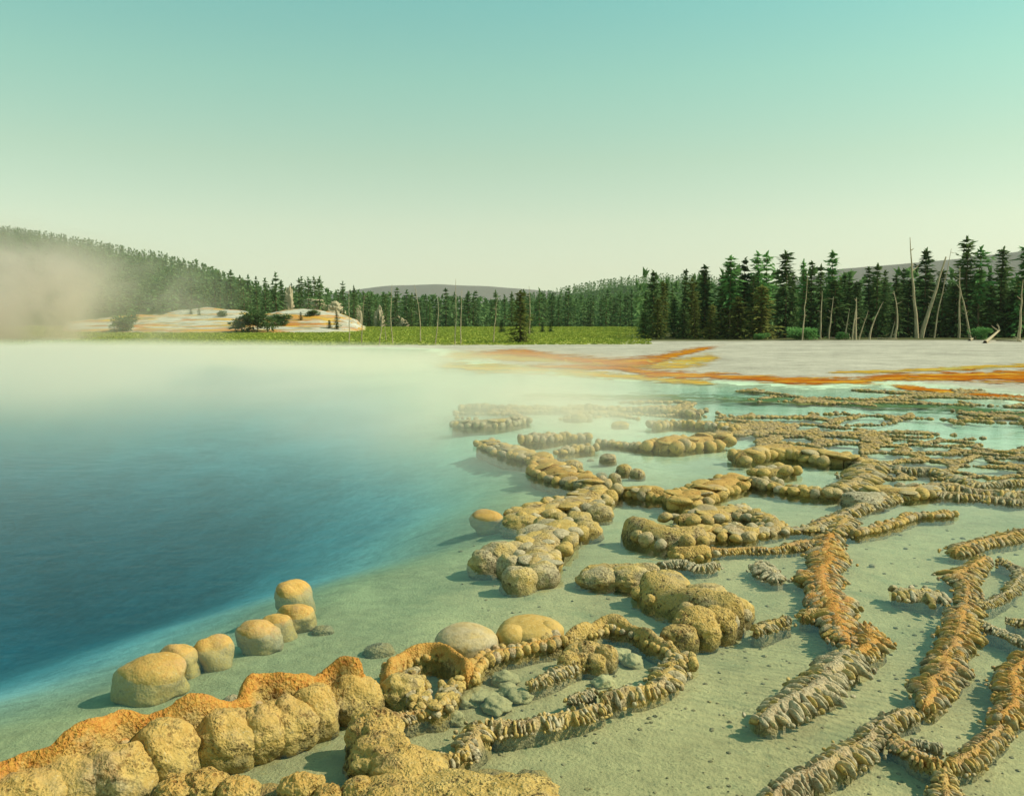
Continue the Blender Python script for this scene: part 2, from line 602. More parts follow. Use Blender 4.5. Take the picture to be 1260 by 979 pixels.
def build_ground():
    s = [1.0]
    while s[-1] < 9000:
        y = s[-1] - 5
        s.append(s[-1] + (0.06 if y < 5 else max(0.06, 0.0115 * y) if y < 45 else max(0.52, 0.026 * y) if y < 300 else 0.03 * y))
    s = np.array(s)
    u = np.linspace(-0.95, 0.95, 330)
    S, U = np.meshgrid(s, u, indexing='ij')
    X, Y = (S * U).ravel(), (S - 5).ravel()
    z, dp, dd, hid = terrain(X, Y)
    nr, nc = S.shape
    idx = np.arange(nr * nc).reshape(nr, nc)
    F = np.stack([idx[:-1, :-1], idx[:-1, 1:], idx[1:, 1:], idx[1:, :-1]], -1).reshape(-1, 4)
    n1 = fbm(np.stack([X * 0.3, Y * 0.3, 0 * X], 1), 3)
    px = X / np.maximum(Y, 1) * FPX + PW / 2

    def lerp(a, b, w):
        return a * (1 - w[:, None]) + np.asarray(b)[None, :] * w[:, None]
    c = np.tile(np.array([0.43, 0.36, 0.168]), (len(X), 1))
    c = lerp(c, (0.55, 0.66, 0.46), sstep(9, 22, Y))
    c = lerp(c, (0.37, 0.35, 0.17), sstep(-2.4, -0.6, dp) * (1 - sstep(9, 20, Y)))
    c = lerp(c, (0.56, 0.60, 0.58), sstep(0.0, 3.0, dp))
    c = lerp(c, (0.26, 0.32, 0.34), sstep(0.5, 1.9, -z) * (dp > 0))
    c = lerp(c, (0.46, 0.41, 0.325), sstep(-0.5, 3.0, dd) * (Y > 30))
    meadow = sstep(106, 112, Y + 3 * n1) * (1 - sstep(745, 800, px)) * (1 - 0.55 * sstep(0.2, 0.5, n1) * sstep(260, 0, px))
    c = lerp(c, (0.31, 0.35, 0.06), meadow)
    c = lerp(c, (0.36, 0.34, 0.07), meadow * sstep(0.0, 0.5, fbm(np.stack([X * 0.05, Y * 0.08, 0 * X + 3], 1), 3)))
    wood = sstep(114, 120, Y) * sstep(770, 800, px)
    c = lerp(c, (0.10, 0.10, 0.04), wood)
    wood2 = sstep(232, 245, Y) * (px > 430)
    c = lerp(c, (0.07, 0.09, 0.03), wood2)
    c = np.where((hid == 2)[:, None], np.array([0.06, 0.085, 0.032]), c)
    c = np.where((hid == 3)[:, None], np.array([0.05, 0.075, 0.03]), c)
    c = np.where((hid >= 4)[:, None], np.array([0.17, 0.15, 0.125]), c)
    c = np.where((hid == 1)[:, None], np.array([0.52, 0.48, 0.38]), c)
    bed = (1 - sstep(-0.4, 0.4, dd)) * (1 - sstep(-1, 0, dp)) * (1 - sstep(18, 30, Y))
    pr = np.array([G(1000, 870)[0], G(1000, 870)[1]])
    rip = np.exp(-((X - 2.1) ** 2 / 1.6 + (Y - 6.0) ** 2 / 2.6)) * bed
    me = mesh_np("ground", np.stack([X, Y, z], 1), F, {'base': c, 'bed': bed, 'ripple': rip, 'terrace': (hid == 1).astype(float)}, True, M_GROUND)
    tag(link("ground", me), kind='structure')


build_ground()


def build_water():
    bm = bmesh.new()
    x0, x1, y0, y1, zb = -140, 140, -3.5, 109.0, -6.0
    vs = [bm.verts.new(v) for v in ((x0, y0, zb), (x1, y0, zb), (x1, y1, zb), (x0, y1, zb), (x0, y0, 0), (x1, y0, 0), (x1, y1, 0), (x0, y1, 0))]
    for f in ((3, 2, 1, 0), (4, 5, 6, 7), (0, 1, 5, 4), (1, 2, 6, 5), (2, 3, 7, 6), (3, 0, 4, 7)):
        bm.faces.new([vs[i] for i in f])
    me = bpy.data.meshes.new("water")
    bm.to_mesh(me)
    me.materials.append(M_WATER)
    tag(link("water", me), kind='structure')


build_water()

# ------------------------------------------------------------------ sinter lobes, ribs and ridges
def ico(sub):
    bm = bmesh.new()
    bmesh.ops.create_icosphere(bm, subdivisions=sub, radius=1.0)
    bm.verts.ensure_lookup_table()
    V = np.array([v.co[:] for v in bm.verts])
    F = np.array([[v.index for v in f.verts] for f in bm.faces])
    bm.free()
    return V, F


ICO = {k: ico(k) for k in (2, 3, 4, 5, 6)}


def blob_np(sub, seed, amp=0.2, fine=0.05, freq=1.3, knob=0.5):
    V, F = ICO[sub]
    o = seed * 7.31
    d = 1 + amp * fbm(V * freq + o, 2) + amp * knob * np.abs(vnoise(V * freq * 2.3 + o + 9)) + fine * fbm(V * 6.5 + o, 3)
    return V * d[:, None], F


def proto_rib(sub, seed):
    """a drooping transverse rib; +x points away from the crest"""
    V, F = blob_np(sub, seed, 0.18, 0.045, 1.4)
    x = V[:, 0]
    V = V.copy()
    V[:, 1] *= 0.85 + 0.28 * sstep(-0.2, 0.9, x)
    V[:, 2] *= 1.0 - 0.15 * x
    V[:, 2] -= 0.32 * np.maximum(x + 0.3, 0) ** 2
    V[:, 1] += 0.18 * np.sin(x * 2 + seed)
    return V, F, np.clip((V[:, 2] + 1.0) / 1.9 - 0.42 * np.maximum(x + 0.1, 0), 0, 1)


def proto_bead(sub, seed):
    V, F = blob_np(sub, seed, 0.2, 0.05, 1.2)
    V = V.copy()
    V[:, 2] *= np.where(V[:, 2] > 0, 0.92, 1.0)
    return V, F, np.clip((V[:, 2] + 1.0) / 2.0, 0, 1)


NPR = 14
RIBS = {s: [proto_rib(s, k + 1) for k in range(NPR)] for s in (2, 3)}
BEADS = {s: [proto_bead(s, k + 40) for k in range(NPR)] for s in (2, 3)}
PMESH = {}


def proto_mesh(kind, sub, k):
    key = (kind, sub, k)
    if key not in PMESH:
        V, F, hz = (RIBS if kind == 'rib' else BEADS)[sub][k]
        PMESH[key] = mesh_np('sinter_' + kind, V, F, {'hz': hz}, True, M_SINTER)
    return PMESH[key]


def resample(P, step):
    """Catmull-Rom through the points, then equal steps"""
    P = np.asarray(P, float)
    E = np.vstack([2 * P[0] - P[1], P, 2 * P[-1] - P[-2]])
    out = []
    for i in range(1, len(E) - 2):
        for t in np.linspace(0, 1, 16, endpoint=False):
            a, b, c, d = E[i - 1], E[i], E[i + 1], E[i + 2]
            out.append(0.5 * (2 * b + (c - a) * t + (2 * a - 5 * b + 4 * c - d) * t * t + (3 * b - a - 3 * c + d) * t ** 3))
    out.append(E[-2])
    out = np.array(out)
    L = np.concatenate([[0], np.cumsum(np.linalg.norm(np.diff(out, axis=0), axis=1))])
    n = max(3, int(L[-1] / step) + 1)
    s = np.linspace(0, L[-1], n)
    return np.stack([np.interp(s, L, out[:, k]) for k in range(out.shape[1])], 1), s


def core_np(C, s, hw, h, seed, lump=0.22, flat=0.75, under=0.24):
    """swept rounded body of a ridge: C centre line, hw half widths, h heights"""
    n = len(C)
    T = np.gradient(C, axis=0)
    T /= np.linalg.norm(T, axis=1)[:, None] + 1e-9
    N = np.stack([T[:, 1], -T[:, 0]], 1)
    K = 15
    ph = np.linspace(0, math.pi, K)
    ends = np.sqrt(np.clip(np.minimum(s, s[-1] - s) / (hw + 1e-6), 0.0, 1) * (2 - np.clip(np.minimum(s, s[-1] - s) / (hw + 1e-6), 0, 1)))
    ends = np.maximum(ends, 0.04)
    V = np.zeros((n, K, 3))
    co, si = np.cos(ph), np.sin(ph) ** flat
    W = hw * ends
    V[:, :, 0] = C[:, None, 0] + N[:, None, 0] * W[:, None] * co[None, :]
    V[:, :, 1] = C[:, None, 1] + N[:, None, 1] * W[:, None] * co[None, :]
    V[:, :, 2] = (h * (0.35 + 0.65 * ends))[:, None] * si[None, :] - under * (1 - si[None, :])
    Q = V.reshape(-1, 3)
    fr = 0.8 / float(np.mean(hw))
    d = fbm(Q * np.array([fr, fr, fr]) + seed * 3.7, 3)
    d2 = fbm(Q * fr * 4 + seed, 2)
    nrm = np.zeros_like(V)
    nrm[:, :, 0] = N[:, None, 0] * co
    nrm[:, :, 1] = N[:, None, 1] * co
    nrm[:, :, 2] = np.sin(ph)
    amp = (np.minimum(W, h)[:, None] * np.ones(K)).reshape(-1, 1)
    Q = Q + nrm.reshape(-1, 3) * (lump * d + 0.09 * d2)[:, None] * amp
    idx = np.arange(n * K).reshape(n, K)
    F = np.stack([idx[:-1, :-1], idx[1:, :-1], idx[1:, 1:], idx[:-1, 1:]], -1).reshape(-1, 4)
    F = np.concatenate([F[:, [0, 1, 2]], F[:, [0, 2, 3]]])
    hz = np.tile(np.sin(ph) ** 1.2, (n, 1)).ravel()
    return Q, F, hz


SEED = [100]


def ridge(label, pts, w, h, style='rib', stain=0.3, tone=0.4, sp=None, name='sinter_ridge', cat='rock ridge', group=None, lump=0.22, extra=()):
    """a ridge of geyserite along pixel points; w = width in photograph pixels (one value or one per point)"""
    SEED[0] += 1
    seed = SEED[0]
    rnd = random.Random(seed)
    h = h * {'rib': 0.41, 'bead': 0.58, 'mass': 0.57, 'smooth': 0.72}[style]
    ws = w if isinstance(w, (list, tuple)) else [w] * len(pts)
    P = []
    for (x, y), wp in zip(pts, ws):
        X, Y = G(x, y, h * 0.35)
        P.append((X, Y, 0.5 * wp * math.hypot(Y, CAM_H) / FPX))
    P = np.array(P)
    hw0 = float(np.mean(P[:, 2]))
    C3, s = resample(P, hw0 * 0.28)
    C, hw = C3[:, :2], C3[:, 2]
    D = float(np.mean(P[:, 1]))
    joined = D > 24
    if style == 'rib':
        tone = min(1.0, tone + 0.16)
    if joined:
        h *= 0.72
    wob = fbm(np.stack([s / hw0 * 0.5, 0 * s + seed, 0 * s], 1), 2)
    wob2 = fbm(np.stack([s / hw0 * 0.9, 0 * s + seed, 0 * s + 4], 1), 2)
    hw = hw * (1 + (0.34 if style == 'rib' else 0.25) * (wob + 0.6 * wob2))
    Tn = np.gradient(C, axis=0)
    Tn /= np.linalg.norm(Tn, axis=1)[:, None] + 1e-9
    off_n = 0.32 * hw0 * fbm(np.stack([s / hw0 * 0.45, 0 * s + seed, 0 * s + 8], 1), 2)
    C = C + np.stack([Tn[:, 1], -Tn[:, 0]], 1) * off_n[:, None]
    hh = h * (1 + 0.4 * fbm(np.stack([s / hw0 * 0.4, 0 * s, 0 * s + seed], 1), 2))
    cw = {'rib': 0.69, 'bead': 0.66, 'smooth': 0.97, 'mass': 0.94}[style]
    Q, F, hz = core_np(C, s, hw * cw, hh * {'rib': 0.93, 'bead': 0.78, 'smooth': 1.0, 'mass': 0.86}[style], seed, lump)
    org = np.array([C[len(C) // 2][0], C[len(C) // 2][1], 0.0])
    pieces = []          # kind, k, loc, rot, scale
    T = np.gradient(C, axis=0)
    T /= np.linalg.norm(T, axis=1)[:, None] + 1e-9

    def at(si):
        i = min(len(C) - 1, max(0, int(round(si / s[-1] * (len(C) - 1)))))
        return C[i], T[i], float(hw[i]), float(hh[i])
    L = float(s[-1])

    def add(kind, x, y, z, rot, sc):
        pieces.append((kind, rnd.randrange(NPR), (x, y, z), rot, sc))
    if style == 'rib':
        spc = (sp or 0.40) * 0.85 * hw0
        for side in (1, -1):
            q = rnd.random() * spc * 0.5
            lean = rnd.gauss(0, 0.25)
            while q < L:
                c, t, a, hc = at(q)
                e = min(1.0, 0.6 + min(q, L - q) / a * 0.4)
                nx, ny = t[1] * side, -t[0] * side
                lean = 0.85 * lean + rnd.gauss(0, 0.12)
                yaw = math.atan2(ny, nx) + lean + rnd.gauss(0, 0.12)
                big = rnd.choice((0.75, 0.9, 1.0, 1.0, 1.1, 1.3))
                ln = a * e * rnd.uniform(0.30, 0.50) * (0.6 + 0.4 * big)
                off = a * e * rnd.uniform(0.46, 0.74)
                if rnd.random() < 0.9:
                    add('rib', c[0] + nx * off, c[1] + ny * off, hc * rnd.uniform(0.26, 0.44), (rnd.gauss(0, 0.15), rnd.uniform(0.12, 0.40), yaw),
                        (ln, spc * rnd.uniform(0.36, 0.50) * big, hc * rnd.uniform(0.28, 0.40) * big))
                if rnd.random() < 0.45:
                    add('rib', c[0] + nx * a * 0.26, c[1] + ny * a * 0.26, hc * rnd.uniform(0.55, 0.72), (rnd.gauss(0, 0.2), rnd.uniform(0.0, 0.3), yaw + rnd.gauss(0, .3)),
                        (a * rnd.uniform(0.20, 0.34), spc * rnd.uniform(0.28, 0.5), hc * rnd.uniform(0.24, 0.36)))
                if rnd.random() < 0.4:
                    k = rnd.uniform(0.85, 1.2)
                    add('bead', c[0] + nx * a * k, c[1] + ny * a * k, 0.0, (0, 0, rnd.random() * 6), tuple(spc * rnd.uniform(0.22, 0.55) for _ in range(3)))
                q += spc * rnd.uniform(0.75, 1.25) * (0.6 + 0.4 * big)
    elif style == 'bead':
        spc = (sp or 0.75) * hw0
        for side in (1, -1):
            q = rnd.random() * spc * 0.5
            while q < L:
                c, t, a, hc = at(q)
                nx, ny = t[1] * side, -t[0] * side
                rr = spc * rnd.uniform(0.5, 0.72)
                off = max(0.15 * a, a - rr * rnd.uniform(0.85, 1.2))
                add('bead', c[0] + nx * off, c[1] + ny * off, hc * rnd.uniform(0.3, 0.5), (rnd.gauss(0, .2), rnd.gauss(0, .2), rnd.random() * 6),
                    (rr, rr * rnd.uniform(.8, 1.15), min(hc * rnd.uniform(0.5, 0.68), rr * 1.3)))
                q += spc * rnd.uniform(0.8, 1.2)
    elif style in ('mass', 'smooth'):
        spc = (sp or 0.62) * hw0
        for side in (1, -1):
            q = rnd.random() * spc
            while q < L:
                c, t, a, hc = at(q)
                nx, ny = t[1] * side, -t[0] * side
                rr = spc * rnd.uniform(0.42, 0.62)
                if style == 'mass' or rnd.random() < 0.55:
                    off = a - rr * rnd.uniform(0.3, 0.9)
                    add('bead', c[0] + nx * off, c[1] + ny * off, hc * rnd.uniform(0.12, 0.42), (rnd.gauss(0, .2), rnd.gauss(0, .2), rnd.random() * 6),
                        (rr, rr * rnd.uniform(.8, 1.2), min(hc * rnd.uniform(0.38, 0.6), rr * 1.1)))
                if style == 'mass' and rnd.random() < 0.6:
                    off = a * rnd.uniform(0.0, 0.55)
                    rr *= rnd.uniform(0.9, 1.5)
                    add('bead', c[0] + nx * off, c[1] + ny * off, hc * rnd.uniform(0.50, 0.70), (rnd.gauss(0, .15), rnd.gauss(0, .15), rnd.random() * 6),
                        (rr * 1.4, rr * rnd.uniform(.9, 1.4), hc * rnd.uniform(0.20, 0.32)))
                q += spc * rnd.uniform(0.8, 1.25)
    if joined:
        Vs, Fs, Hs, n = [Q - org], [F], [hz], len(Q)
        for kind, k, loc, rot, sc in pieces:
            V, f, hzz = (RIBS if kind == 'rib' else BEADS)[2][k]
            Mx = np.array(Euler(rot).to_matrix())
            Vs.append((V * np.array(sc)) @ Mx.T + np.array(loc) - org)
            Fs.append(f + n)
            Hs.append(hzz)
            n += len(V)
        me = mesh_np(name, np.vstack(Vs), np.vstack(Fs), {'hz': np.concatenate(Hs)}, True, M_SINTER)
        root = tag(link(name, me, None, org), label, cat, group)
        root['stain'] = float(stain)
        root['tone'] = float(tone)
        return root
    root = thing(name, label, cat, org, group)
    o = link('ridge_body', mesh_np('ridge_body', Q - org, F, {'hz': hz}, True, M_SINTER), root)
    o['stain'] = float(stain)
    o['tone'] = float(tone)
    sub = 3 if D < 14 else 2
    for kind, k, loc, rot, sc in pieces:
        p = link('rib' if kind == 'rib' else 'lobe', proto_mesh(kind, sub, k), root, np.array(loc) - org, rot, sc)
        p['smooth'] = 0.5
        p['stain'] = float(max(0, stain * rnd.uniform(0.3, 1.0)))
        p['tone'] = float(min(1, max(0, tone + rnd.gauss(0, 0.28))))
    for e in extra:
        lobe_px(*e, root=root, org=org, stain=stain * 0.3, tone=tone, amp=0.26, lift=0.0, fine=0.06, smooth=0.3)
    return root


def lobe_px(cx, cy, w, hgt, root=None, org=(0, 0, 0), stain=0.3, tone=0.4, deep=0.9, lift=0.25, amp=0.16, name='lobe', fine=0.05, smooth=0.0, ground=False):
    """one rounded lobe that fills a w x hgt pixel box about (cx, cy)"""
    SEED[0] += 1
    X, Y = G(cx, cy, 0.08)
    D = math.sqrt(X * X + Y * Y + CAM_H ** 2)
    a = math.atan2(CAM_H, Y)
    rx = w * D / FPX / 2
    ry = rx * deep
    half = hgt * D / FPX / 2
    c2 = half ** 2 - (ry * math.sin(a)) ** 2
    if c2 < (0.35 * half) ** 2:
        ry = 0.8 * half / math.sin(a)
        c2 = half ** 2 - (ry * math.sin(a)) ** 2
    cz = math.sqrt(c2) / math.cos(a)
    zc = cz * lift
    X, Y = G(cx, cy, zc)
    if ground:                           # a boulder rests on the bed, half under water
        for _ in range(3):
            zc = max(zt(X, Y) + 0.80 * cz, -0.60 * cz)
            X, Y = G(cx, cy, zc)
    elif zc - zt(X, Y) > 2.0 * cz:         # a small stone lies on the bed, under water
        bed_z = zt(X, Y)
        zc = bed_z + 0.6 * cz
        X, Y = G(cx, cy, zc)
    sub = 5 if w > 45 and cy > 700 else 4 if w > 24 else 3
    V, F = blob_np(sub, SEED[0] * 0.37, amp, fine, 1.25 - 0.55 * min(1.0, smooth), 0.5 - 0.4 * min(1.0, smooth))
    V = V.copy()
    hz = np.clip((V[:, 2] + 0.9) / 1.9, 0, 1)
    V = V * np.array([rx, ry, cz])
    # stand on the bed: draw the under side down to it, spreading a little at the foot
    reach = zc - zt(X, Y) + 0.05
    low = -float(V[:, 2].min())
    if low < reach:
        k = np.clip(-V[:, 2] / low, 0, 1)
        V[:, 2] = np.where(V[:, 2] < 0, V[:, 2] * reach / low, V[:, 2])
        V[:, :2] *= (1 + 0.42 * (reach / low) * k ** 1.6)[:, None]
    me = mesh_np(name, V, F, {'hz': hz}, True, M_SINTER)
    loc = np.array((X, Y, zc)) - np.array(org)
    o = link(name, me, root, loc)
    o['smooth'] = float(smooth)
    o['stain'] = float(stain)
    o['tone'] = float(tone)
    return o


def mound(label, lobes, stain=0.3, tone=0.4, name='sinter_mound', cat='rock', group=None, **kw):
    """a thing made of grown-together lobes; a single lobe is one mesh"""
    kw['ground'] = name == 'boulder'
    if len(lobes) == 1:
        o = lobe_px(*lobes[0], stain=stain, tone=tone, name=name, **kw)
        return tag(o, label, cat, group)
    x, y = G(*lobes[0][:2])
    root = thing(name, label, cat, (x, y, 0), group)
    for l in lobes:
        lobe_px(*l, root=root, org=(x, y, 0), stain=stain, tone=tone, **kw)
    return root


# --- stones along the brink of the blue pool
mound("largest rounded ochre boulder of the row along the dark pool edge, with two humps", [(188, 832, 74, 54), (220, 812, 48, 42)], 0.4, 0.35, 'boulder', 'boulder', amp=.36, lift=-.2, fine=.03, smooth=.85)
mound("smooth domed yellow stone touching the right of the largest pool edge boulder", [(262, 803, 44, 40)], 0.4, 0.4, 'boulder', 'boulder', amp=.36, lift=-.2, fine=.03, smooth=.85)
mound("brown domed stone in mid row on the pool edge, beside the double humped yellow stone", [(318, 784, 52, 40)], 0.4, 0.45, 'boulder', 'boulder', amp=.36, lift=-.2, fine=.03, smooth=.85)
mound("double humped yellow stone below the farthest round stone of the pool edge row", [(340, 769, 34, 30), (364, 761, 46, 34)], 0.4, 0.3, 'boulder', 'boulder', amp=.36, lift=-.2, fine=.03, smooth=.85)
mound("farthest round stone of the pool edge row with a pale water ring at its foot", [(362, 735, 46, 40)], 0.4, 0.35, 'boulder', 'boulder', amp=.36, lift=-.2, fine=.03, smooth=.85)
mound("small flat stone barely breaking the water right of the pool edge row", [(397, 775, 26, 13)], 0.1, 0.5, 'stone', 'stone', lift=0.0)
mound("faint pale stone under the shallow water left of the ring shaped ridge", [(467, 799, 36, 17)], 0.0, 0.6, 'stone', 'stone', lift=-0.35)
mound("lone pale domed stone beside the pool at the tip of the middle mounds", [(601, 641, 44, 28)], 0.4, 0.4, 'boulder', 'boulder', amp=.36, lift=-.2, fine=.03, smooth=.85)

# --- the orange rimmed wall at the lower left
ridge("orange topped rim wall of swollen lobes along the lower left of the pool",
      [(-60, 990), (20, 955), (70, 945), (120, 928), (150, 912), (200, 905), (245, 895), (290, 882), (320, 866), (370, 858), (405, 842), (450, 842)],
      34, 0.36, 'smooth', 0.78, 0.3, name='rim_ridge', lump=0.16,
      extra=[(30, 975, 100, 70), (95, 960, 80, 66), (150, 958, 78, 74), (200, 934, 84, 78), (275, 915, 76, 72), (316, 907, 62, 68), (352, 893, 70, 66), (385, 880, 66, 66), (432, 860, 76, 62)])
mound("dark greenish knob behind the rim wall, half hidden by its orange crest", [(287, 872, 34, 30)], 0.1, 0.6)
mound("low crusty clumps along the bottom edge in front of the rim wall",
      [(215, 975, 46, 34), (250, 968, 52, 38), (292, 974, 46, 34), (330, 978, 40, 28), (370, 970, 46, 38), (404, 980, 34, 28)], 0.35, 0.2, fine=.1, amp=.25)
mound("tall knotted mass at the lower left junction where several ridges meet",
      [(462, 905, 64, 60), (470, 935, 72, 62), (500, 950, 80, 56), (448, 912, 40, 48), (485, 978, 86, 50), (440, 975, 40, 34)], 0.2, 0.25, fine=.08, amp=.25)
mound("broad low mound cut by the bottom edge right of the knotted junction mass",
      [(560, 975, 130, 52), (630, 978, 110, 44), (655, 962, 44, 30), (600, 964, 70, 30)], 0.1, 0.25, fine=.09, amp=.22, deep=1.1)

# --- ring ridge and domes
ridge("ring shaped ridge with an orange crest curling round a tiny pool", [(478, 838), (482, 822), (500, 810), (528, 805), (556, 811), (572, 824), (575, 836)], [30, 30, 26, 22, 22, 22, 20], 0.15, 'smooth', 0.6, 0.25, name='sinter_ring', lump=.15)
ridge("brown lobed inner wall below the ring shaped ridge", [(505, 828), (512, 845), (520, 866), (542, 868), (552, 850), (556, 836)], 26, 0.14, 'mass', 0.15, 0.25, extra=[(496, 853, 56, 48)])
ridge("short ribbed link from the junction mass up to the ring shaped ridge", [(470, 890), (490, 884), (515, 876), (545, 866)], 28, 0.12, 'rib', 0.35, 0.3)
mound("smooth grey dome capped with yellow crust above the ring shaped ridge", [(573, 789, 78, 46)], 0.1, 0.55, 'sinter_dome', 'rock', amp=.08, fine=.025, smooth=1.0)
mound("wide yellow dome with a dented top right of the grey capped dome", [(652, 776, 82, 42), (630, 785, 40, 34), (676, 780, 36, 32)], 0.2, 0.2, 'sinter_dome', 'rock', amp=.12, fine=.03, smooth=1.0)
ridge("orange brown beaded ridge running below the two domes", [(578, 834), (590, 818), (612, 805), (634, 800), (660, 794), (692, 787)], 26, 0.13, 'bead', 0.45, 0.25)
ridge("smooth looping ridge that arches over the round inner pool", [(692, 787), (716, 779), (738, 769), (762, 768), (790, 780), (812, 792), (832, 800)], [22, 24, 30, 30, 26, 22, 20], 0.14, 'smooth', 0.15, 0.35, lump=.12)
mound("knobbly islet of rounded beads inside the looping ridge", [(700, 815, 28, 26), (722, 803, 36, 28), (745, 806, 30, 28), (708, 804, 28, 24), (732, 814, 26, 20), (716, 813, 22, 20)], 0.15, 0.4, 'sinter_islet')
ridge("short ribbed spur trailing down left from the knobbly islet", [(652, 842), (672, 834), (692, 825), (706, 816)], [18, 26, 30, 28], 0.11, 'rib', 0.1, 0.45)
ridge("dark ribbed ridge running right from the junction mass", [(488, 938), (520, 935), (550, 934), (572, 928)], 34, 0.15, 'rib', 0.15, 0.25)
ridge("ribbed elbow climbing from the dark ridge to the long diagonal ridge", [(566, 930), (578, 912), (588, 898), (600, 893)], 40, 0.15, 'rib', 0.2, 0.3)
ridge("long tan ribbed ridge rising right across the front of the round inner pool", [(600, 894), (630, 892), (665, 886), (700, 880), (725, 872), (742, 866)], 34, 0.15, 'rib', 0.15, 0.4, sp=.36)
ridge("thin overlapping ridge just above the right end of the long tan ridge", [(700, 862), (715, 855), (732, 849)], 22, 0.13, 'rib', 0.1, 0.45)
ridge("thick ribbed ridge bending up right to close the round inner pool", [(738, 860), (765, 856), (795, 850), (815, 838), (828, 822), (840, 806)], 38, 0.16, 'rib', 0.15, 0.35)
ridge("short knotted ridge end turning back below the looping ridge", [(826, 803), (838, 806), (843, 818)], 26, 0.14, 'bead', 0.2, 0.4)

# --- middle mounds beside the pool
ridge("pale topped tongue of lobes pointing at the viewer beside the pool", [(692, 645), (676, 665), (660, 685), (650, 700)], [60, 66, 60, 56], 0.3, 'mass', 0.1, 0.55, name='sinter_tongue', lump=.15,
      extra=[(612, 688, 50, 44), (638, 714, 44, 38), (668, 710, 42, 36), (594, 692, 34, 30), (628, 700, 34, 40)])
ridge("flat topped ledge of grey lobes above the pale topped tongue", [(622, 632), (655, 628), (690, 622), (722, 612), (742, 602)], [44, 60, 64, 60, 44], 0.3, 'mass', 0.15, 0.4, lump=.15,
      extra=[(640, 642, 44, 22), (688, 640, 26, 20), (712, 640, 34, 24), (738, 632, 34, 24), (722, 652, 34, 26)])
ridge("golden mound running up left from the flat topped ledge to the misty shore", [(742, 598), (712, 590), (684, 578), (660, 566)], [40, 52, 50, 40], 0.3, 'mass', 0.35, 0.15, lump=.15)
ridge("misty lumpy ridge between the golden mound and the pool's far corner", [(664, 564), (640, 558), (615, 550), (594, 543)], 34, 0.3, 'mass', 0.1, 0.5)
ridge("bulky tilted mound with a deep shaded front, right of the pale topped tongue", [(772, 648), (800, 655), (835, 662), (872, 660)], [44, 58, 58, 40], 0.26, 'smooth', 0.1, 0.35, lump=.16)
ridge("rounded end lobes and thin crest left of the dark fronted bank", [(716, 702), (745, 700), (780, 699), (812, 700)], 24, 0.18, 'smooth', 0.05, 0.45, extra=[(738, 712, 56, 34), (776, 714, 52, 36)])
ridge("long thin whitish ridge just above the dark fronted bank", [(812, 694), (838, 692), (862, 698), (882, 694)], 20, 0.14, 'rib', 0.0, 0.75)
ridge("dark fronted bank sloping right to the lobed fan", [(792, 718), (822, 730), (855, 742), (890, 748), (918, 756)], [50, 58, 58, 56, 40], 0.28, 'smooth', 0.1, 0.35, lump=.2,
      extra=[(820, 726, 64, 44), (868, 738, 60, 40), (905, 752, 46, 36)])
mound("fan shaped lobe with fluted front at the foot of the dark fronted bank", [(856, 770, 56, 42), (884, 766, 40, 36), (836, 780, 44, 26), (868, 778, 32, 30)], 0.15, 0.25, amp=.2)
ridge("yellow ridge with a blunt left end above the whitish ridge", [(824, 682), (850, 682), (876, 680)], 28, 0.17, 'smooth', 0.2, 0.15)
ridge("slender ribbed ridge reaching from the middle mounds to the orange spine", [(872, 678), (905, 676), (940, 676), (975, 672), (1006, 666)], 22, 0.13, 'rib', 0.4, 0.3)
ridge("golden swollen ridge leading right from the flat topped ledge", [(756, 603), (785, 605), (815, 608), (845, 614)], 34, 0.24, 'mass', 0.25, 0.2)
ridge("broad golden bank below the row of big beads", [(838, 622), (862, 606), (888, 596), (912, 588)], [40, 56, 56, 44], 0.3, 'mass', 0.4, 0.1)
ridge("row of big pale beads at the right of the broad golden bank", [(908, 590), (935, 594), (965, 600), (1000, 606), (1040, 607)], 30, 0.22, 'bead', 0.1, 0.4)
ridge("tangle of low lobes around a small green hollow, left part", [(838, 640), (868, 634), (896, 628)], 50, 0.2, 'mass', 0.2, 0.35)
ridge("tangle of low lobes around a small green hollow, right part", [(900, 622), (928, 634), (950, 648), (925, 655), (895, 650)], 30, 0.18, 'mass', 0.15, 0.4)
ridge("crumbly low bank under the small green hollow", [(832, 662), (862, 656), (895, 655), (930, 655)], 50, 0.2, 'mass', 0.2, 0.35)
ridge("thin pale causeway joining the crumbly bank to the orange spine", [(934, 652), (965, 650), (995, 650), (1018, 648)], 22, 0.12, 'mass', 0.05, 0.5)

# --- orange spine
ridge("top knot of the orange spine where four ridges join", [(1000, 648), (1020, 640), (1036, 636), (1030, 655)], 34, 0.17, 'rib', 0.3, 0.35)
ridge("orange crested spine ridge with dark ribs fanning off its right side", [(1024, 660), (1020, 690), (1008, 712), (1020, 738), (1030, 765), (1044, 796)], [40, 46, 50, 50, 48, 44], 0.2, 'rib', 0.8, 0.35, sp=.33)
ridge("short rounded shoulder jutting left from the orange spine", [(984, 708), (1000, 708), (1014, 712)], 26, 0.15, 'bead', 0.6, 0.4)
ridge("short hooked branch with orange ribs at the spine's lower right", [(1046, 806), (1062, 800), (1074, 788), (1066, 772)], [40, 44, 40, 30], 0.17, 'rib', 0.7, 0.3, sp=.36)
ridge("thick pale ridge of curved ribs curling down left from the orange spine", [(1046, 800), (1030, 822), (1012, 842), (985, 862), (955, 877), (932, 886)], [46, 54, 56, 54, 50, 40], 0.2, 'rib', 0.12, 0.6, sp=.36)
ridge("low connecting ridge between the small yellow islet and the orange spine", [(986, 758), (1004, 752), (1022, 758)], 26, 0.13, 'rib', 0.3, 0.3)
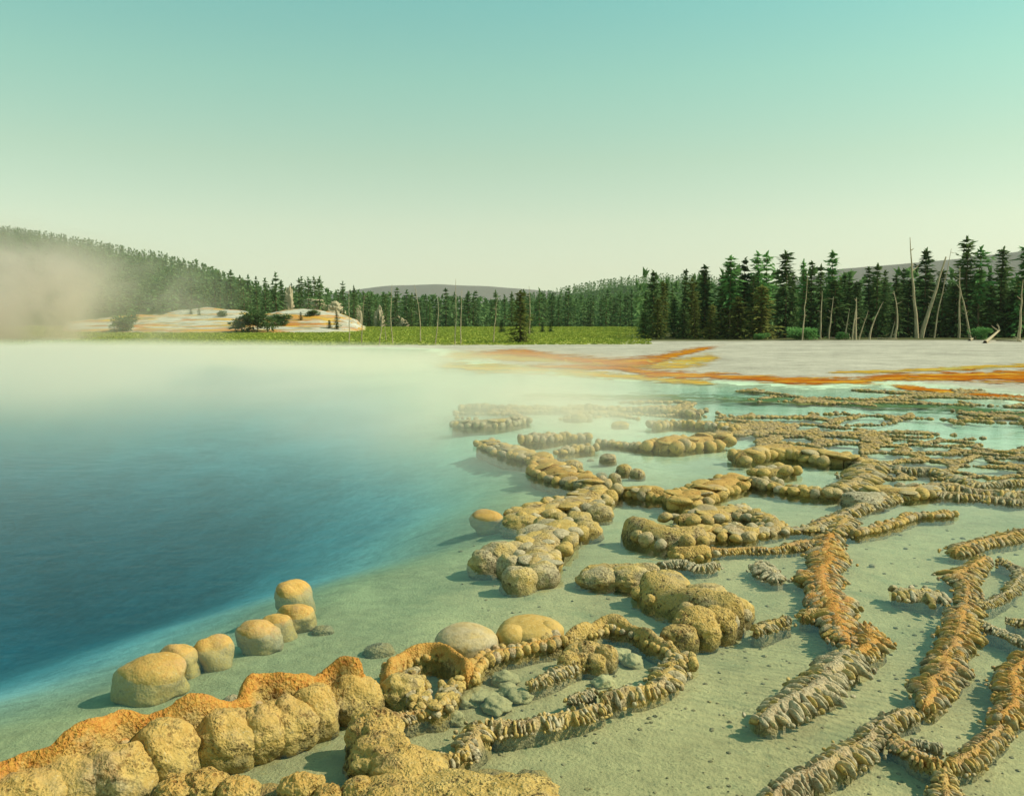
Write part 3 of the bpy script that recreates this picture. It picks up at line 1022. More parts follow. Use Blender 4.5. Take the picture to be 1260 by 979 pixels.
ridge("small yellow ribbed islet left of the orange spine's foot", [(930, 776), (950, 768), (972, 762)], 28, 0.13, 'rib', 0.1, 0.25, name='sinter_islet')
ridge("small grey ribbed islet in the open water left of the orange spine", [(934, 692), (944, 702), (954, 714)], 30, 0.14, 'rib', 0.0, 0.9, name='sinter_islet')

# --- upper right ridges
ridge("beaded ridge running right from the spine's top knot towards the frame edge", [(1030, 636), (1060, 624), (1100, 612), (1140, 606), (1175, 610), (1215, 612), (1262, 618)], 26, 0.18, 'rib', 0.15, 0.45)
ridge("thin string of beads below the long beaded ridge", [(1052, 656), (1078, 650), (1104, 642), (1124, 634), (1150, 633), (1174, 631)], 18, 0.13, 'bead', 0.35, 0.4)
mound("weathered dark grey rock with a cracked top beside the spine's top knot", [(1062, 616, 48, 22), (1078, 613, 26, 16)], 0.0, 1.0, 'grey_rock', 'rock', amp=.25, fine=.1)
ridge("wide ribbed slope above the grey rock", [(1036, 604), (1054, 590), (1072, 578), (1084, 570)], [40, 50, 50, 40], 0.26, 'rib', 0.15, 0.35, sp=.3)
ridge("heavy rounded bank behind the grey rock", [(1068, 600), (1090, 605), (1112, 606), (1134, 600)], 44, 0.26, 'mass', 0.15, 0.35)
ridge("knotted ridge from the heavy bank to the right edge of the picture", [(1134, 600), (1165, 600), (1200, 605), (1235, 606), (1264, 610)], 34, 0.22, 'rib', 0.15, 0.45)
ridge("long lower ridge curving right beyond the wide ribbed slope", [(1086, 572), (1115, 578), (1150, 580), (1175, 588), (1200, 596), (1235, 594), (1262, 592)], 24, 0.2, 'rib', 0.05, 0.55)
ridge("massive fluted mound with a misty left side", [(902, 562), (935, 558), (975, 556), (1010, 560), (1034, 566)], [44, 54, 58, 58, 44], 0.4, 'mass', 0.2, 0.3, lump=.15)
ridge("beaded front bank below the massive fluted mound", [(925, 578), (950, 580), (975, 576)], 40, 0.28, 'bead', 0.1, 0.35)
ridge("low brown bank right of the massive fluted mound", [(1034, 564), (1060, 566), (1080, 572)], 34, 0.22, 'mass', 0.1, 0.45)
ridge("clustered yellow knob beyond the mint green pool", [(806, 550), (828, 546), (852, 544), (884, 542)], [40, 60, 60, 46], 0.42, 'mass', 0.3, 0.15)
ridge("string of brown beads left of the clustered yellow knob", [(734, 544), (756, 545), (780, 548), (802, 550)], 18, 0.24, 'bead', 0.1, 0.5)
ridge("beaded ridge with a dark right end beside the misty shore", [(640, 541), (668, 540), (694, 538), (728, 537)], 22, 0.3, 'bead', 0.05, 0.5)
ridge("short double hump between two beaded rows near the misty shore", [(688, 556), (708, 552), (732, 552)], 22, 0.22, 'bead', 0.1, 0.45)
ridge("pale beaded ridge along the far side of the mint pools", [(565, 500), (640, 501), (710, 502), (790, 503), (862, 508)], 22, 0.4, 'bead', 0.05, 0.5)
ridge("misty pale ridge at the far corner of the blue pool", [(556, 520), (600, 521), (648, 516)], 26, 0.35, 'mass', 0.0, 0.7)
ridge("brown ridge running right above the clustered yellow knob", [(802, 523), (840, 521), (872, 524), (905, 528)], 22, 0.34, 'bead', 0.1, 0.4)
mound("farthest brown hump in the mint pools, with two dark side knobs", [(712, 514, 20, 13), (699, 514, 12, 10), (724, 514, 10, 10)], 0.05, 0.6, 'stone', 'stone')
mound("flat ochre stone alone in the far mint pool", [(763, 523, 22, 10)], 0.05, 0.3, 'stone', 'stone', lift=0)
mound("dark brown domed stone in the middle of the mint pool", [(748, 564, 20, 13)], 0.05, 0.6, 'stone', 'stone')
mound("brown stone pair above the golden swollen ridge", [(768, 578, 20, 14), (784, 582, 18, 12)], 0.05, 0.55, 'stone', 'stone')
mound("two small brown stones left of the brown stone pair", [(740, 586, 16, 11), (756, 588, 16, 13)], 0.05, 0.6, 'stone', 'stone')
mound("dark hump at the upper edge of the golden mound", [(704, 573, 26, 15)], 0.05, 0.5, 'stone', 'stone')
mound("tiny dark stone alone between the double hump and the dark domed stone", [(727, 567, 10, 6)], 0, 0.7, 'stone', 'stone')
mound("tiny dark stone alone in the green water right of the orange spine", [(1073, 696, 7, 5)], 0, 0.9, 'stone', 'stone')

# --- right hand reticulation
ridge("ribbed ridge coming in from the right edge above the branching ridge", [(1268, 652), (1240, 660), (1215, 667), (1190, 674), (1176, 680)], [28, 30, 32, 40, 34], 0.15, 'rib', 0.4, 0.3)
ridge("upper stretch of the branching ridge with spiky side ribs", [(1216, 688), (1198, 700), (1182, 706), (1192, 726), (1190, 742)], [26, 34, 40, 36, 34], 0.15, 'rib', 0.5, 0.3, sp=.36)
ridge("orange streaked main stem of the branching ridge", [(1188, 744), (1184, 768), (1172, 796), (1162, 826), (1148, 852), (1136, 872)], [42, 44, 44, 46, 40, 36], 0.17, 'rib', 0.6, 0.3, sp=.32)
ridge("boat shaped brown islet left of the branching ridge", [(1100, 730), (1122, 730), (1146, 733), (1166, 732)], [40, 76, 84, 50], 0.15, 'rib', 0.05, 0.4, sp=.32, name='sinter_islet')
ridge("jagged tail of the branching ridge running to the bottom edge", [(1128, 874), (1100, 884), (1080, 900), (1052, 918), (1020, 940), (985, 962), (950, 990)], [28, 30, 36, 40, 44, 44, 44], 0.16, 'rib', 0.2, 0.5, sp=.36)
ridge("thin crumbly loop right of the branching ridge's upper stretch", [(1200, 744), (1222, 738), (1246, 724), (1256, 706), (1244, 694), (1226, 688)], 18, 0.1, 'rib', 0.1, 0.5)
ridge("thin pale spur leaving the branching ridge towards the right edge", [(1196, 760), (1216, 770), (1236, 778), (1264, 792)], 20, 0.1, 'rib', 0.05, 0.7)
ridge("stub of dark crust above the pale spur at the right edge", [(1238, 762), (1252, 764), (1268, 768)], 18, 0.09, 'rib', 0.05, 0.6)
ridge("orange crusted ridge hugging the right edge of the picture", [(1272, 806), (1254, 826), (1246, 850), (1240, 874), (1238, 890)], [40, 44, 46, 44, 40], 0.16, 'rib', 0.7, 0.3, sp=.32)
ridge("low ridge sweeping left from the right edge ridge", [(1236, 894), (1214, 914), (1190, 930), (1166, 942)], [32, 34, 34, 28], 0.13, 'rib', 0.45, 0.3, sp=.36)
ridge("yellowish ridge joining the jagged tail to the low sweeping ridge", [(1098, 908), (1118, 924), (1140, 936), (1164, 942)], 28, 0.12, 'rib', 0.4, 0.25)
ridge("stubby ridge dropping to the bottom edge from the lower right fork", [(1164, 944), (1162, 965), (1164, 990)], 32, 0.12, 'rib', 0.3, 0.3)
ridge("little dark crumb ridge inside the lower right loop", [(1124, 912), (1140, 916), (1160, 920)], 18, 0.09, 'rib', 0.0, 0.7)

# ------------------------------------------------------------------ tiny crust of the far shallows (past counting)
def cell_gap(P, size, seed):
    """difference between the distances to the two nearest jittered cell points: small along the cell walls"""
    Q = P / size
    i = np.floor(Q).astype(np.int64)
    d = []
    for a in (-1, 0, 1):
        for b in (-1, 0, 1):
            cx, cy = i[:, 0] + a, i[:, 1] + b
            k = np.full(len(P), seed)
            fx = cx + 0.5 + 0.48 * _hash(cx, cy, k)
            fy = cy + 0.5 + 0.48 * _hash(cx, cy, k + 7)
            d.append(np.hypot(Q[:, 0] - fx, Q[:, 1] - fy))
    d = np.sort(np.array(d), axis=0)
    return (d[1] - d[0]) * size


def build_crust():
    rnd = random.Random(5)
    Vs, Fs, Hs, n = [], [], [], 0
    V1, F1 = ico(1)
    for x0, x1, y0, y1, m, size, thr in [(880, 1290, 508, 536, 16000, 1.7, 0.20), (1060, 1290, 534, 590, 15000, 0.95, 0.11), (930, 1080, 528, 552, 4000, 1.1, 0.13),
                                         (700, 1290, 494, 509, 10000, 2.6, 0.30), (560, 900, 503, 516, 3000, 1.8, 0.2), (880, 1290, 480, 496, 8000, 3.4, 0.36)]:
        px = RNG.uniform(x0, x1, m)
        py = RNG.uniform(y0, y1, m)
        P = np.array([G(a, b) for a, b in zip(px, py)])
        W = P + 0.25 * size * np.stack([vnoise(np.column_stack([P / size * 1.7, 0 * px])), vnoise(np.column_stack([P / size * 1.7, 0 * px + 9]))], 1)
        g = cell_gap(W, size, int(size * 10))
        keep = g < thr * (0.85 + 2.6 * fbm(np.column_stack([P * 0.42, 0 * px + 3]), 3))
        for (x, y) in P[keep]:
            r = y * rnd.uniform(0.0016, 0.0036)
            k = rnd.random() * 9
            V = V1 * (1 + 0.22 * vnoise(V1 * 1.6 + k))[:, None]
            Vs.append(V * np.array([r * rnd.uniform(.8, 1.4), r * rnd.uniform(.8, 1.4), r * rnd.uniform(.45, .85)]) + np.array([x, y, 0.01]))
            Fs.append(F1 + n)
            Hs.append(np.clip((V1[:, 2] + 1) / 2, 0, 1))
            n += len(V)
    print('crust beads', len(Vs))
    me = mesh_np("sinter_crust", np.vstack(Vs), np.vstack(Fs), {'hz': np.concatenate(Hs)}, True, M_SINTER)
    o = tag(link("sinter_crust", me), "broken knobbly sinter crust scattered through the far green shallows", None, None, 'stuff')
    o['stain'] = 0.15
    o['tone'] = 0.5


build_crust()


def build_pebbles():
    """loose crumbs lying on the bed of the near shallows"""
    rnd = random.Random(9)
    Vs, Fs, Hs, n = [], [], [], 0
    pts = []
    for _ in range(620):
        px, py = rnd.uniform(560, 1260), rnd.uniform(640, 985)
        x, y = G(px, py)
        pts.append((x, y, y * rnd.uniform(0.0008, 0.0030)))
    X = np.array(pts)
    Z = terrain(X[:, 0], X[:, 1])[0]
    for (x, y, r), z in zip(pts, Z):
        V, F, hz = BEADS[2][rnd.randrange(NPR)]
        Vs.append(V * np.array([r, r * rnd.uniform(.7, 1.3), r * 0.5]) + np.array([x, y, z + r * 0.1]))
        Fs.append(F + n)
        Hs.append(hz * 0.6)
        n += len(V)
    me = mesh_np("bed_pebbles", np.vstack(Vs), np.vstack(Fs), {'hz': np.concatenate(Hs)}, True, M_SINTER)
    o = tag(link("bed_pebbles", me), "small crumbs of sinter lying on the bed of the near shallows", None, None, 'stuff')
    o['stain'] = 0.0
    o['tone'] = 0.6


build_pebbles()


def build_lumps():
    """low silted humps on the floor of the round inner pool"""
    rnd = random.Random(3)
    Vs, Fs, n = [], [], 0
    V0, F0 = ICO[4]
    for px, py, w in [(588, 846, 52), (612, 856, 40), (640, 845, 34), (572, 850, 30), (625, 838, 30), (560, 872, 26),
                      (760, 796, 44), (778, 802, 30), (742, 828, 30), (620, 824, 40)]:
        x, y = G(px, py)
        r = 0.5 * w * y / FPX
        V = V0 * (1 + 0.55 * fbm(V0 * 1.7 + px, 4))[:, None]
        Vs.append(V * np.array([r * 0.9, r * rnd.uniform(.7, 1.2), 0.05]) + np.array([x, y, -0.07]))
        Fs.append(F0 + n)
        n += len(V)
    V = np.vstack(Vs)
    me = mesh_np("bed_lumps", V, np.vstack(Fs), {'base': np.tile([0.40, 0.35, 0.165], (len(V), 1)), 'bed': np.full(len(V), 0.25)}, True, M_GROUND)
    tag(link("bed_lumps", me), "low silted humps on the floor of the round inner pool", None, None, 'stuff')


build_lumps()

# ------------------------------------------------------------------ bacterial films on the far sinter flat
def film(label, prof, mat, lift=0.02, nc=14):
    xs = np.array([p[0] for p in prof], float)
    q = np.arange(xs[0], xs[-1] + 1, 3.0)
    top = np.interp(q, xs, [p[1] for p in prof])
    bot = np.interp(q, xs, [p[2] for p in prof])
    V, E = [], []
    for j in range(nc + 1):
        f = j / nc
        for x, a, b in zip(q, top, bot):
            V.append(G(x, a + (b - a) * f, 0.05))
            E.append(1 - abs(2 * f - 1))
    V = np.array(V)
    z = np.maximum(terrain(V[:, 0], V[:, 1])[0], 0.0) + lift
    ex = np.tile(np.clip(np.minimum(q - q[0], q[-1] - q) / 30, 0, 1), nc + 1)
    n = len(q)
    idx = np.arange((nc + 1) * n).reshape(nc + 1, n)
    F = np.stack([idx[:-1, :-1], idx[1:, :-1], idx[1:, 1:], idx[:-1, 1:]], -1).reshape(-1, 4)
    me = mesh_np("bacterial_film", np.column_stack([V, z]), F, {'edge': np.array(E) * ex}, True, mat)
    tag(link("bacterial_film", me), label, None, None, 'stuff')


film("orange film winding back across the white sinter flat",
     [(570, 433, 441), (610, 429, 439), (645, 426, 441), (690, 434, 447), (730, 438, 452), (770, 438, 457), (800, 435, 455), (830, 431, 444), (860, 427, 436), (895, 424, 429)], M_MAT_O)
film("long orange film along the near edge of the sinter flat",
     [(640, 447, 453), (700, 447, 456), (760, 448, 457), (800, 452, 466), (860, 456, 469), (940, 459, 472), (1000, 461, 476), (1050, 462, 475), (1100, 458, 472), (1150, 456, 472), (1200, 453, 474), (1260, 451, 477), (1400, 450, 482)], M_MAT_O, 0.026)
film("yellow film spreading into the shallows below the orange band",
     [(520, 438, 458), (600, 440, 464), (680, 444, 466), (760, 454, 470), (830, 460, 474), (900, 468, 478)], M_MAT_Y, 0.014)
film("narrow orange film reaching in from the right edge", [(1085, 469, 477), (1120, 471, 482), (1160, 475, 486), (1210, 479, 490), (1260, 485, 495), (1400, 500, 512)], M_MAT_O, 0.032)
film("pale yellow film around the winding orange film", [(530, 430, 446), (600, 426, 448), (680, 430, 454), (760, 436, 462), (840, 434, 462), (900, 428, 448)], M_MAT_Y, 0.012)
film("thin yellow streaks on the sinter flat above the orange band", [(1000, 456, 462), (1100, 453, 461), (1180, 450, 458), (1260, 447, 456), (1400, 443, 453)], M_MAT_Y, 0.02)
film("dull green film floating on the far shallows", [(620, 476, 494), (800, 476, 498), (900, 476, 502), (1000, 478, 506), (1100, 484, 510), (1200, 492, 514), (1400, 506, 526)], M_MAT_G, 0.008)

# ------------------------------------------------------------------ trees
def sprays(pts, dirs, size, rnd_seed, flat=0.35):
    """two-triangle needle sprays at pts, reaching along dirs"""
    rg = np.random.default_rng(rnd_seed)
    n = len(pts)
    d = dirs + rg.normal(0, 0.28, (n, 3))
    d /= np.linalg.norm(d, axis=1)[:, None]
    up = np.array([0, 0, 1.0]) + rg.normal(0, 0.5, (n, 3))
    sd = np.cross(d, up)
    sd /= np.linalg.norm(sd, axis=1)[:, None] + 1e-9
    L = size * rg.uniform(0.6, 1.3, n)
    W = L * rg.uniform(0.28, 0.5, n)
    a = pts - d * (L * 0.35)[:, None]
    b = pts + sd * W[:, None] * 0.5 - np.array([0, 0, 1]) * (L * 0.06)[:, None]
    c = pts + d * (L * 0.65)[:, None] - np.array([0, 0, 1]) * (L * 0.16)[:, None]
    e = pts - sd * W[:, None] * 0.5 - np.array([0, 0, 1]) * (L * 0.06)[:, None]
    V = np.stack([a, b, c, e], 1).reshape(-1, 3)
    i = np.arange(n) * 4
    F = np.concatenate([np.stack([i, i + 1, i + 2], 1), np.stack([i, i + 2, i + 3], 1)])
    return V, F


def conifer_np(seed, nw=24, nb=7, ns=4, rad=0.17, z0=0.04, size=0.06, power=0.85, ragged=0.3):
    """crown of height 1: whorls of drooping boughs, each clothed in sprays"""
    rg = np.random.default_rng(seed)
    P, Dn = [], []
    lean = rg.normal(0, 0.01, 2)
    for k in range(nw):
        f = (k + rg.uniform(0, 0.7)) / nw
        z = z0 + (1 - z0) * f
        rr = rad * ((1 - f) ** power) * (0.55 + 0.45 * min(1, f * 6 + .35)) + 0.012
        rr *= 1 + rg.normal(0, ragged * 0.5)
        m = max(4, int(round(nb * (1.15 - 0.55 * f))))
        a0 = rg.uniform(0, 6.28)
        for j in range(m):
            a = a0 + j * 6.283 / m + rg.normal(0, 0.35)
            r = rr * rg.uniform(1 - ragged * 1.6, 1 + ragged)
            droop = rg.uniform(0.12, 0.5) * (1 - f) - 0.25 * f
            ca, sa = math.cos(a), math.sin(a)
            for q in range(ns):
                t = (q + rg.uniform(0.2, 1.0)) / ns
                P.append((lean[0] * f + ca * r * t, lean[1] * f + sa * r * t, z - droop * r * t * t * 1.2 + rg.normal(0, 0.006)))
                Dn.append((ca, sa, -droop * 0.8))
        if k == nw - 1:
            for q in range(5):
                P.append((lean[0], lean[1], 0.975 + 0.01 * q))
                Dn.append((rg.normal(0, .3), rg.normal(0, .3), 1))
    return sprays(np.array(P), np.array(Dn, float), size, seed + 500)


def round_np(seed, n=2200, size=0.11):
    """broad bushy crown of height 1"""
    rg = np.random.default_rng(seed)
    cl = [(rg.uniform(-.3, .3), rg.uniform(-.3, .3), rg.uniform(.22, .75), rg.uniform(.16, .30)) for _ in range(13)]
    P, Dn = [], []
    for i in range(n):
        c = cl[rg.integers(len(cl))]
        v = rg.normal(0, 1, 3)
        v /= np.linalg.norm(v)
        p = np.array(c[:3]) + v * c[3] * rg.uniform(0.6, 1.05)
        if p[2] < 0.02:
            continue
        P.append(p)
        Dn.append(v + np.array([0, 0, 0.3]))
    return sprays(np.array(P), np.array(Dn), size, seed + 900)


def tube_np(P, r, K=6):
    """tapered tube along points"""
    P = np.asarray(P, float)
    r = np.asarray(r, float)
    T = np.gradient(P, axis=0)
    T /= np.linalg.norm(T, axis=1)[:, None] + 1e-9
    ref = np.where(np.abs(T[:, 2:3]) > 0.8, np.array([[1.0, 0, 0]]), np.array([[0, 0, 1.0]]))
    A = np.cross(T, ref)
    A /= np.linalg.norm(A, axis=1)[:, None] + 1e-9
    B = np.cross(T, A)
    an = np.linspace(0, 2 * math.pi, K, endpoint=False)
    V = P[:, None, :] + r[:, None, None] * (A[:, None, :] * np.cos(an)[None, :, None] + B[:, None, :] * np.sin(an)[None, :, None])
    n = len(P)
    idx = np.arange(n * K).reshape(n, K)
    nx = np.roll(idx, -1, axis=1)
    F = np.stack([idx[:-1], nx[:-1], nx[1:], idx[1:]], -1).reshape(-1, 4)
    F = np.concatenate([F[:, [0, 1, 2]], F[:, [0, 2, 3]]])
    return V.reshape(-1, 3), F


def stack_np(parts):
    Vs, Fs, n = [], [], 0
    for V, F in parts:
        Vs.append(V)
        Fs.append(F + n)
        n += len(V)
    return np.vstack(Vs), np.vstack(Fs)


def crown_mesh(kind, seed, mat, lod):
    if kind == 'bush':
        V, F = round_np(seed)
    elif kind == 'tall':       # bare lower stem, narrow ragged top
        V, F = conifer_np(seed, 20 if lod else 12, 7, 4 if lod else 2, 0.10, 0.40, 0.075 if lod else 0.12, 0.45, 0.4)
    elif kind == 'dense':
        V, F = conifer_np(seed, 30 if lod else 15, 9 if lod else 7, 5 if lod else 3, 0.19, 0.02, 0.075 if lod else 0.12, 0.66, 0.42)
    else:
        V, F = conifer_np(seed, 27 if lod else 14, 8 if lod else 7, 5 if lod else 3, 0.15, 0.03, 0.072 if lod else 0.12, 0.7, 0.44)
    return mesh_np("crown", V, F, None, False, mat)


MATS = {'dark': M_PINE, 'green': M_GREEN, 'yellow': M_YELLOW, 'far': M_FAR}
CROWNS = {}


def crown_of(kind, tone, lod, k):
    key = (kind, tone, lod, k)
    if key not in CROWNS:
        CROWNS[key] = crown_mesh(kind, sum(map(ord, kind + tone)) + 31 * k + 7 * lod, MATS[tone], lod)
    return CROWNS[key]


_tv, _tf = tube_np([(0, 0, -0.03), (0.004, 0, 0.25), (-0.004, 0.003, 0.6), (0, 0, 0.97)], [0.017, 0.013, 0.008, 0.002], 7)
TRUNK = mesh_np("trunk", _tv, _tf, None, True, M_BARK)
_tr = random.Random(77)


def foot(px, row, d0=60.0, d1=420.0):
    """distance at which the column px first meets the ground on that row"""
    d = np.arange(d0, d1, 0.4)
    x, _ = at_dist(px, d)
    z = terrain(x, d)[0]
    _, dy, dz = ray(PW / 2, row)
    hit = np.nonzero(CAM_H + dz / dy * d <= z)[0]
    i = hit[0] if len(hit) else len(d) - 1
    return float(d[i]), float(z[i])


def tree(label, kind, tone, x, y, height, width, lod=1, group=None, name=None, cat='tree', z=None):
    """width is relative to the prototype's spread"""
    z = zt(x, y) if z is None else z
    root = thing(name or ('bush' if kind == 'bush' else 'pine_tree'), label, cat, (x, y, z), group)
    root.rotation_euler = (0, 0, _tr.random() * 6.28)
    link('trunk', TRUNK, root, (0, 0, 0), (0, 0, 0), (height * 0.9, height * 0.9, height))
    link('crown', crown_of(kind, tone, lod, _tr.randrange(4)), root, (0, 0, 0), (0, 0, 0), (width, width, height))
    return root


def tree_px(label, kind, tone, px, top, base, wpx, extra=0.0, group=None):
    """tree standing where the pixel (px, base) meets the ground, reaching up to row top"""
    d = foot(px, base)[0] + extra
    x, y = at_dist(px, d)
    z = zt(x, y)
    h = z_for(top, d) - z
    spread = {'bush': 0.9, 'tall': 0.24, 'dense': 0.40, 'spire': 0.33}[kind]
    tree(label, kind, tone, x, y, h, wpx * d / FPX / spread, 1, group, z=z)


FRONT = [
    ("small dark pine at the left end of the right hand wood", 'dense', 'dark', 791, 384, 417, 22, 0),
    ("low bushy yellowish pine second from the left end of the wood", 'dense', 'yellow', 808, 368, 417, 26, 0),
    ("dark narrow pine behind the low yellowish pines at the wood's left end", 'spire', 'dark', 828, 368, 416, 24, 3),
    ("yellow green sapling before the first tall dark spire of the wood", 'dense', 'yellow', 853, 368, 417, 24, 0),
    ("small dark pine before the first tall spire, right of the sapling", 'spire', 'dark', 840, 378, 417, 22, 1),
    ("first tall dark spire of the wood, counted from the left", 'dense', 'dark', 865, 328, 416, 36, 4),
    ("brownish yellow pine at the foot of the first tall spire", 'spire', 'yellow', 872, 376, 417, 26, 0),
    ("tall pine with a bright green round top and bare pale stem", 'tall', 'green', 896, 317, 416, 34, 3),
    ("dark full pine behind the pine with the bare pale stem", 'dense', 'dark', 886, 338, 416, 36, 7),
    ("dark spire right of the pine with the bare pale stem", 'dense', 'dark', 913, 319, 416, 34, 5),
    ("broad yellow green pine low in front of the dark spires", 'dense', 'yellow', 906, 366, 417, 40, 0),
    ("left one of two slim light green pines with open tops", 'tall', 'green', 929, 312, 416, 26, 4),
    ("right one of two slim light green pines with open tops", 'tall', 'green', 940, 312, 416, 24, 6),
    ("wide olive pine under the two slim light green pines", 'dense', 'yellow', 934, 352, 417, 46, 1),
    ("big dark pine towering in the middle of the wood's left half", 'dense', 'dark', 964, 310, 416, 50, 2),
    ("narrow light topped spire right of the big dark pine", 'spire', 'green', 985, 321, 416, 26, 5),
    ("narrow dark spire next to the light topped spire", 'spire', 'dark', 995, 323, 416, 26, 4),
    ("narrow dark spire left of the tall fresh green pine", 'spire', 'dark', 1006, 327, 416, 26, 3),
    ("tall fresh green pine near the middle of the wood", 'dense', 'green', 1020, 311, 416, 38, 5),
    ("dark pine filling in under the tall fresh green pine", 'dense', 'dark', 1024, 346, 416, 42, 3),
    ("lower dark pine right of the tall fresh green pine", 'dense', 'dark', 1041, 344, 416, 28, 3),
    ("taller one of two dark spires before the grey hill", 'spire', 'dark', 1075, 326, 416, 32, 5),
    ("slightly lower one of two dark spires before the grey hill", 'spire', 'dark', 1065, 330, 416, 28, 6),
    ("mid height dark spire left of the forked dead trunks", 'spire', 'dark', 1098, 339, 416, 30, 4),
    ("low dark pine touching the left forked dead trunk", 'dense', 'dark', 1114, 344, 416, 30, 6),
    ("full dark pine rising behind the forked dead trunks", 'dense', 'dark', 1133, 308, 416, 46, 8),
    ("lower dark pine right of the forked dead trunks", 'dense', 'dark', 1155, 332, 416, 34, 6),
    ("tallest pine of the wood, dark with a broad crown", 'dense', 'dark', 1184, 294, 416, 52, 6),
    ("slim light green pine right of the tallest pine", 'tall', 'green', 1199, 306, 416, 30, 5),
    ("dark pine low before the tallest pine", 'dense', 'dark', 1172, 350, 416, 40, 4),
    ("dark rounded pine near the right edge with a dense top", 'dense', 'dark', 1226, 306, 416, 44, 6),
    ("low dark pine under the dark rounded pine", 'dense', 'dark', 1212, 352, 416, 40, 5),
    ("bright green pine cut by the right edge of the picture", 'dense', 'green', 1254, 302, 416, 54, 4),
    ("low dark pine under the bright green pine at the right edge", 'dense', 'dark', 1240, 358, 416, 40, 5),
]
for lab, kind, tone, px, top, base, wpx, ex in FRONT:
    tree_px(lab, kind, tone, px, top, base, wpx, ex)
tree_px("lone bushy yellow green pine standing by itself in the meadow", 'dense', 'yellow', 640, 359, 421, 36)
tree_px("big dark round bush before the white terrace", 'bush', 'dark', 319, 377, 409, 46)
tree_px("smaller grey green bush touching the right side of the big dark bush", 'bush', 'far', 346, 385, 404, 30, 4)
tree_px("low bush half lost in the steam at the left", 'bush', 'far', 152, 384, 408, 34)
tree_px("small dark pine at the meadow's edge left of the lone pine", 'dense', 'dark', 617, 394, 409, 13)
tree_px("small dark pine touching the right side of the lone pine", 'dense', 'dark', 652, 394, 410, 11)
tree_px("left one of two tiny pines in the meadow right of the lone pine", 'dense', 'dark', 667, 396, 409, 9)
tree_px("right one of two tiny pines in the meadow right of the lone pine", 'dense', 'dark', 677, 397, 409, 9)
tree_px("small dark pine on the white terrace's right slope", 'dense', 'dark', 407, 394, 404, 9)
tree_px("taller dark pine at the white terrace's right end", 'spire', 'dark', 416, 385, 405, 12)
for lab, kind, px, top, base, w in [("tiny dark pine on the crest of the white terrace, leftmost", 'spire', 238, 377, 387, 7), ("tiny pine pair mate on the terrace crest, beside the leftmost one", 'spire', 248, 379, 388, 6),
                                    ("small dark bush on the terrace crest left of the big dark bush", 'bush', 276, 381, 390, 12), ("little bush at the terrace's foot left of the big dark bush", 'bush', 296, 393, 404, 15),
                                    ("little dark pine halfway up the terrace's right part", 'spire', 372, 384, 394, 7), ("low scrub on the terrace's right crest", 'bush', 388, 380, 389, 16)]:
    tree_px(lab, kind, 'dark', px, top, base, w)
tree_px("low spreading green bush at the wood's foot under the big dark pine", 'bush', 'green', 985, 402, 418, 34)
tree_px("little green bush at the wood's foot under the bare pale stem", 'bush', 'green', 935, 409, 418, 16)
tree_px("little green bush at the foot of the small snags", 'bush', 'green', 1035, 408, 418, 16)
tree_px("green bush behind the driftwood pile", 'bush', 'green', 1205, 402, 418, 24)

# the wood behind the front row, the forest beyond the meadow, the slopes
wood = []
rt = random.Random(31)


def scatter(n, px0, px1, d0, d1, hmin, hmax, mind, power=1.0):
    got = []
    tries = 0
    while len(got) < n and tries < n * 30:
        tries += 1
        d = d0 + (d1 - d0) * rt.random() ** power
        px = rt.uniform(px0, px1)
        x, y = at_dist(px, d)
        if all((x - a) ** 2 + (y - b) ** 2 > mind ** 2 for a, b, _, _ in got):
            got.append((x, y, rt.uniform(hmin, hmax), px))
    return got


CLEAR = [(349, 367), (374, 428), (438, 475)]    # gaps that leave the pale rocks in view
right_fill = scatter(85, 790, 1330, 128, 175, 7.0, 10.5, 2.3)
for x, y, h, px in right_fill:
    wood.append((x, y, h, rt.choice(['dense', 'spire', 'spire']), 'dark' if rt.random() < 0.8 else 'yellow', "dark pine in the depth of the right hand wood", "pines in the depth of the right hand wood"))
mid_row = scatter(110, 455, 800, 236, 300, 7.0, 10.5, 3.0)
for x, y, h, px in mid_row:
    if any(a < px < b for a, b in CLEAR) and rt.random() < 0.7:
        h *= 0.4 if y < 262 else 1.0
    wood.append((x, y, h, rt.choice(['spire', 'dense', 'spire']), rt.choice(['far', 'far', 'dark']), "pine in the long forest edge beyond the meadow", "pines along the forest edge beyond the meadow"))
left_row = scatter(70, 225, 470, 232, 300, 7, 11, 3.0)
for x, y, h, px in left_row:
    if any(a < px < b for a, b in CLEAR) and rt.random() < 0.8:
        h *= 0.36 if y < 262 else 1.0
    wood.append((x, y, h, rt.choice(['spire', 'dense', 'spire']), rt.choice(['far', 'far', 'dark']), "pine on the foot of the left hill behind the white terrace", "pines behind the white terrace"))
wz = terrain(np.array([q[0] for q in wood]), np.array([q[1] for q in wood]))[0]
for (x, y, h, kind, tone, lab, grp), z in zip(wood, wz):
    tree(lab, kind, tone, x, y, h, h * rt.uniform(0.85, 1.15), 1 if y < 180 else 0, grp, z=float(z))


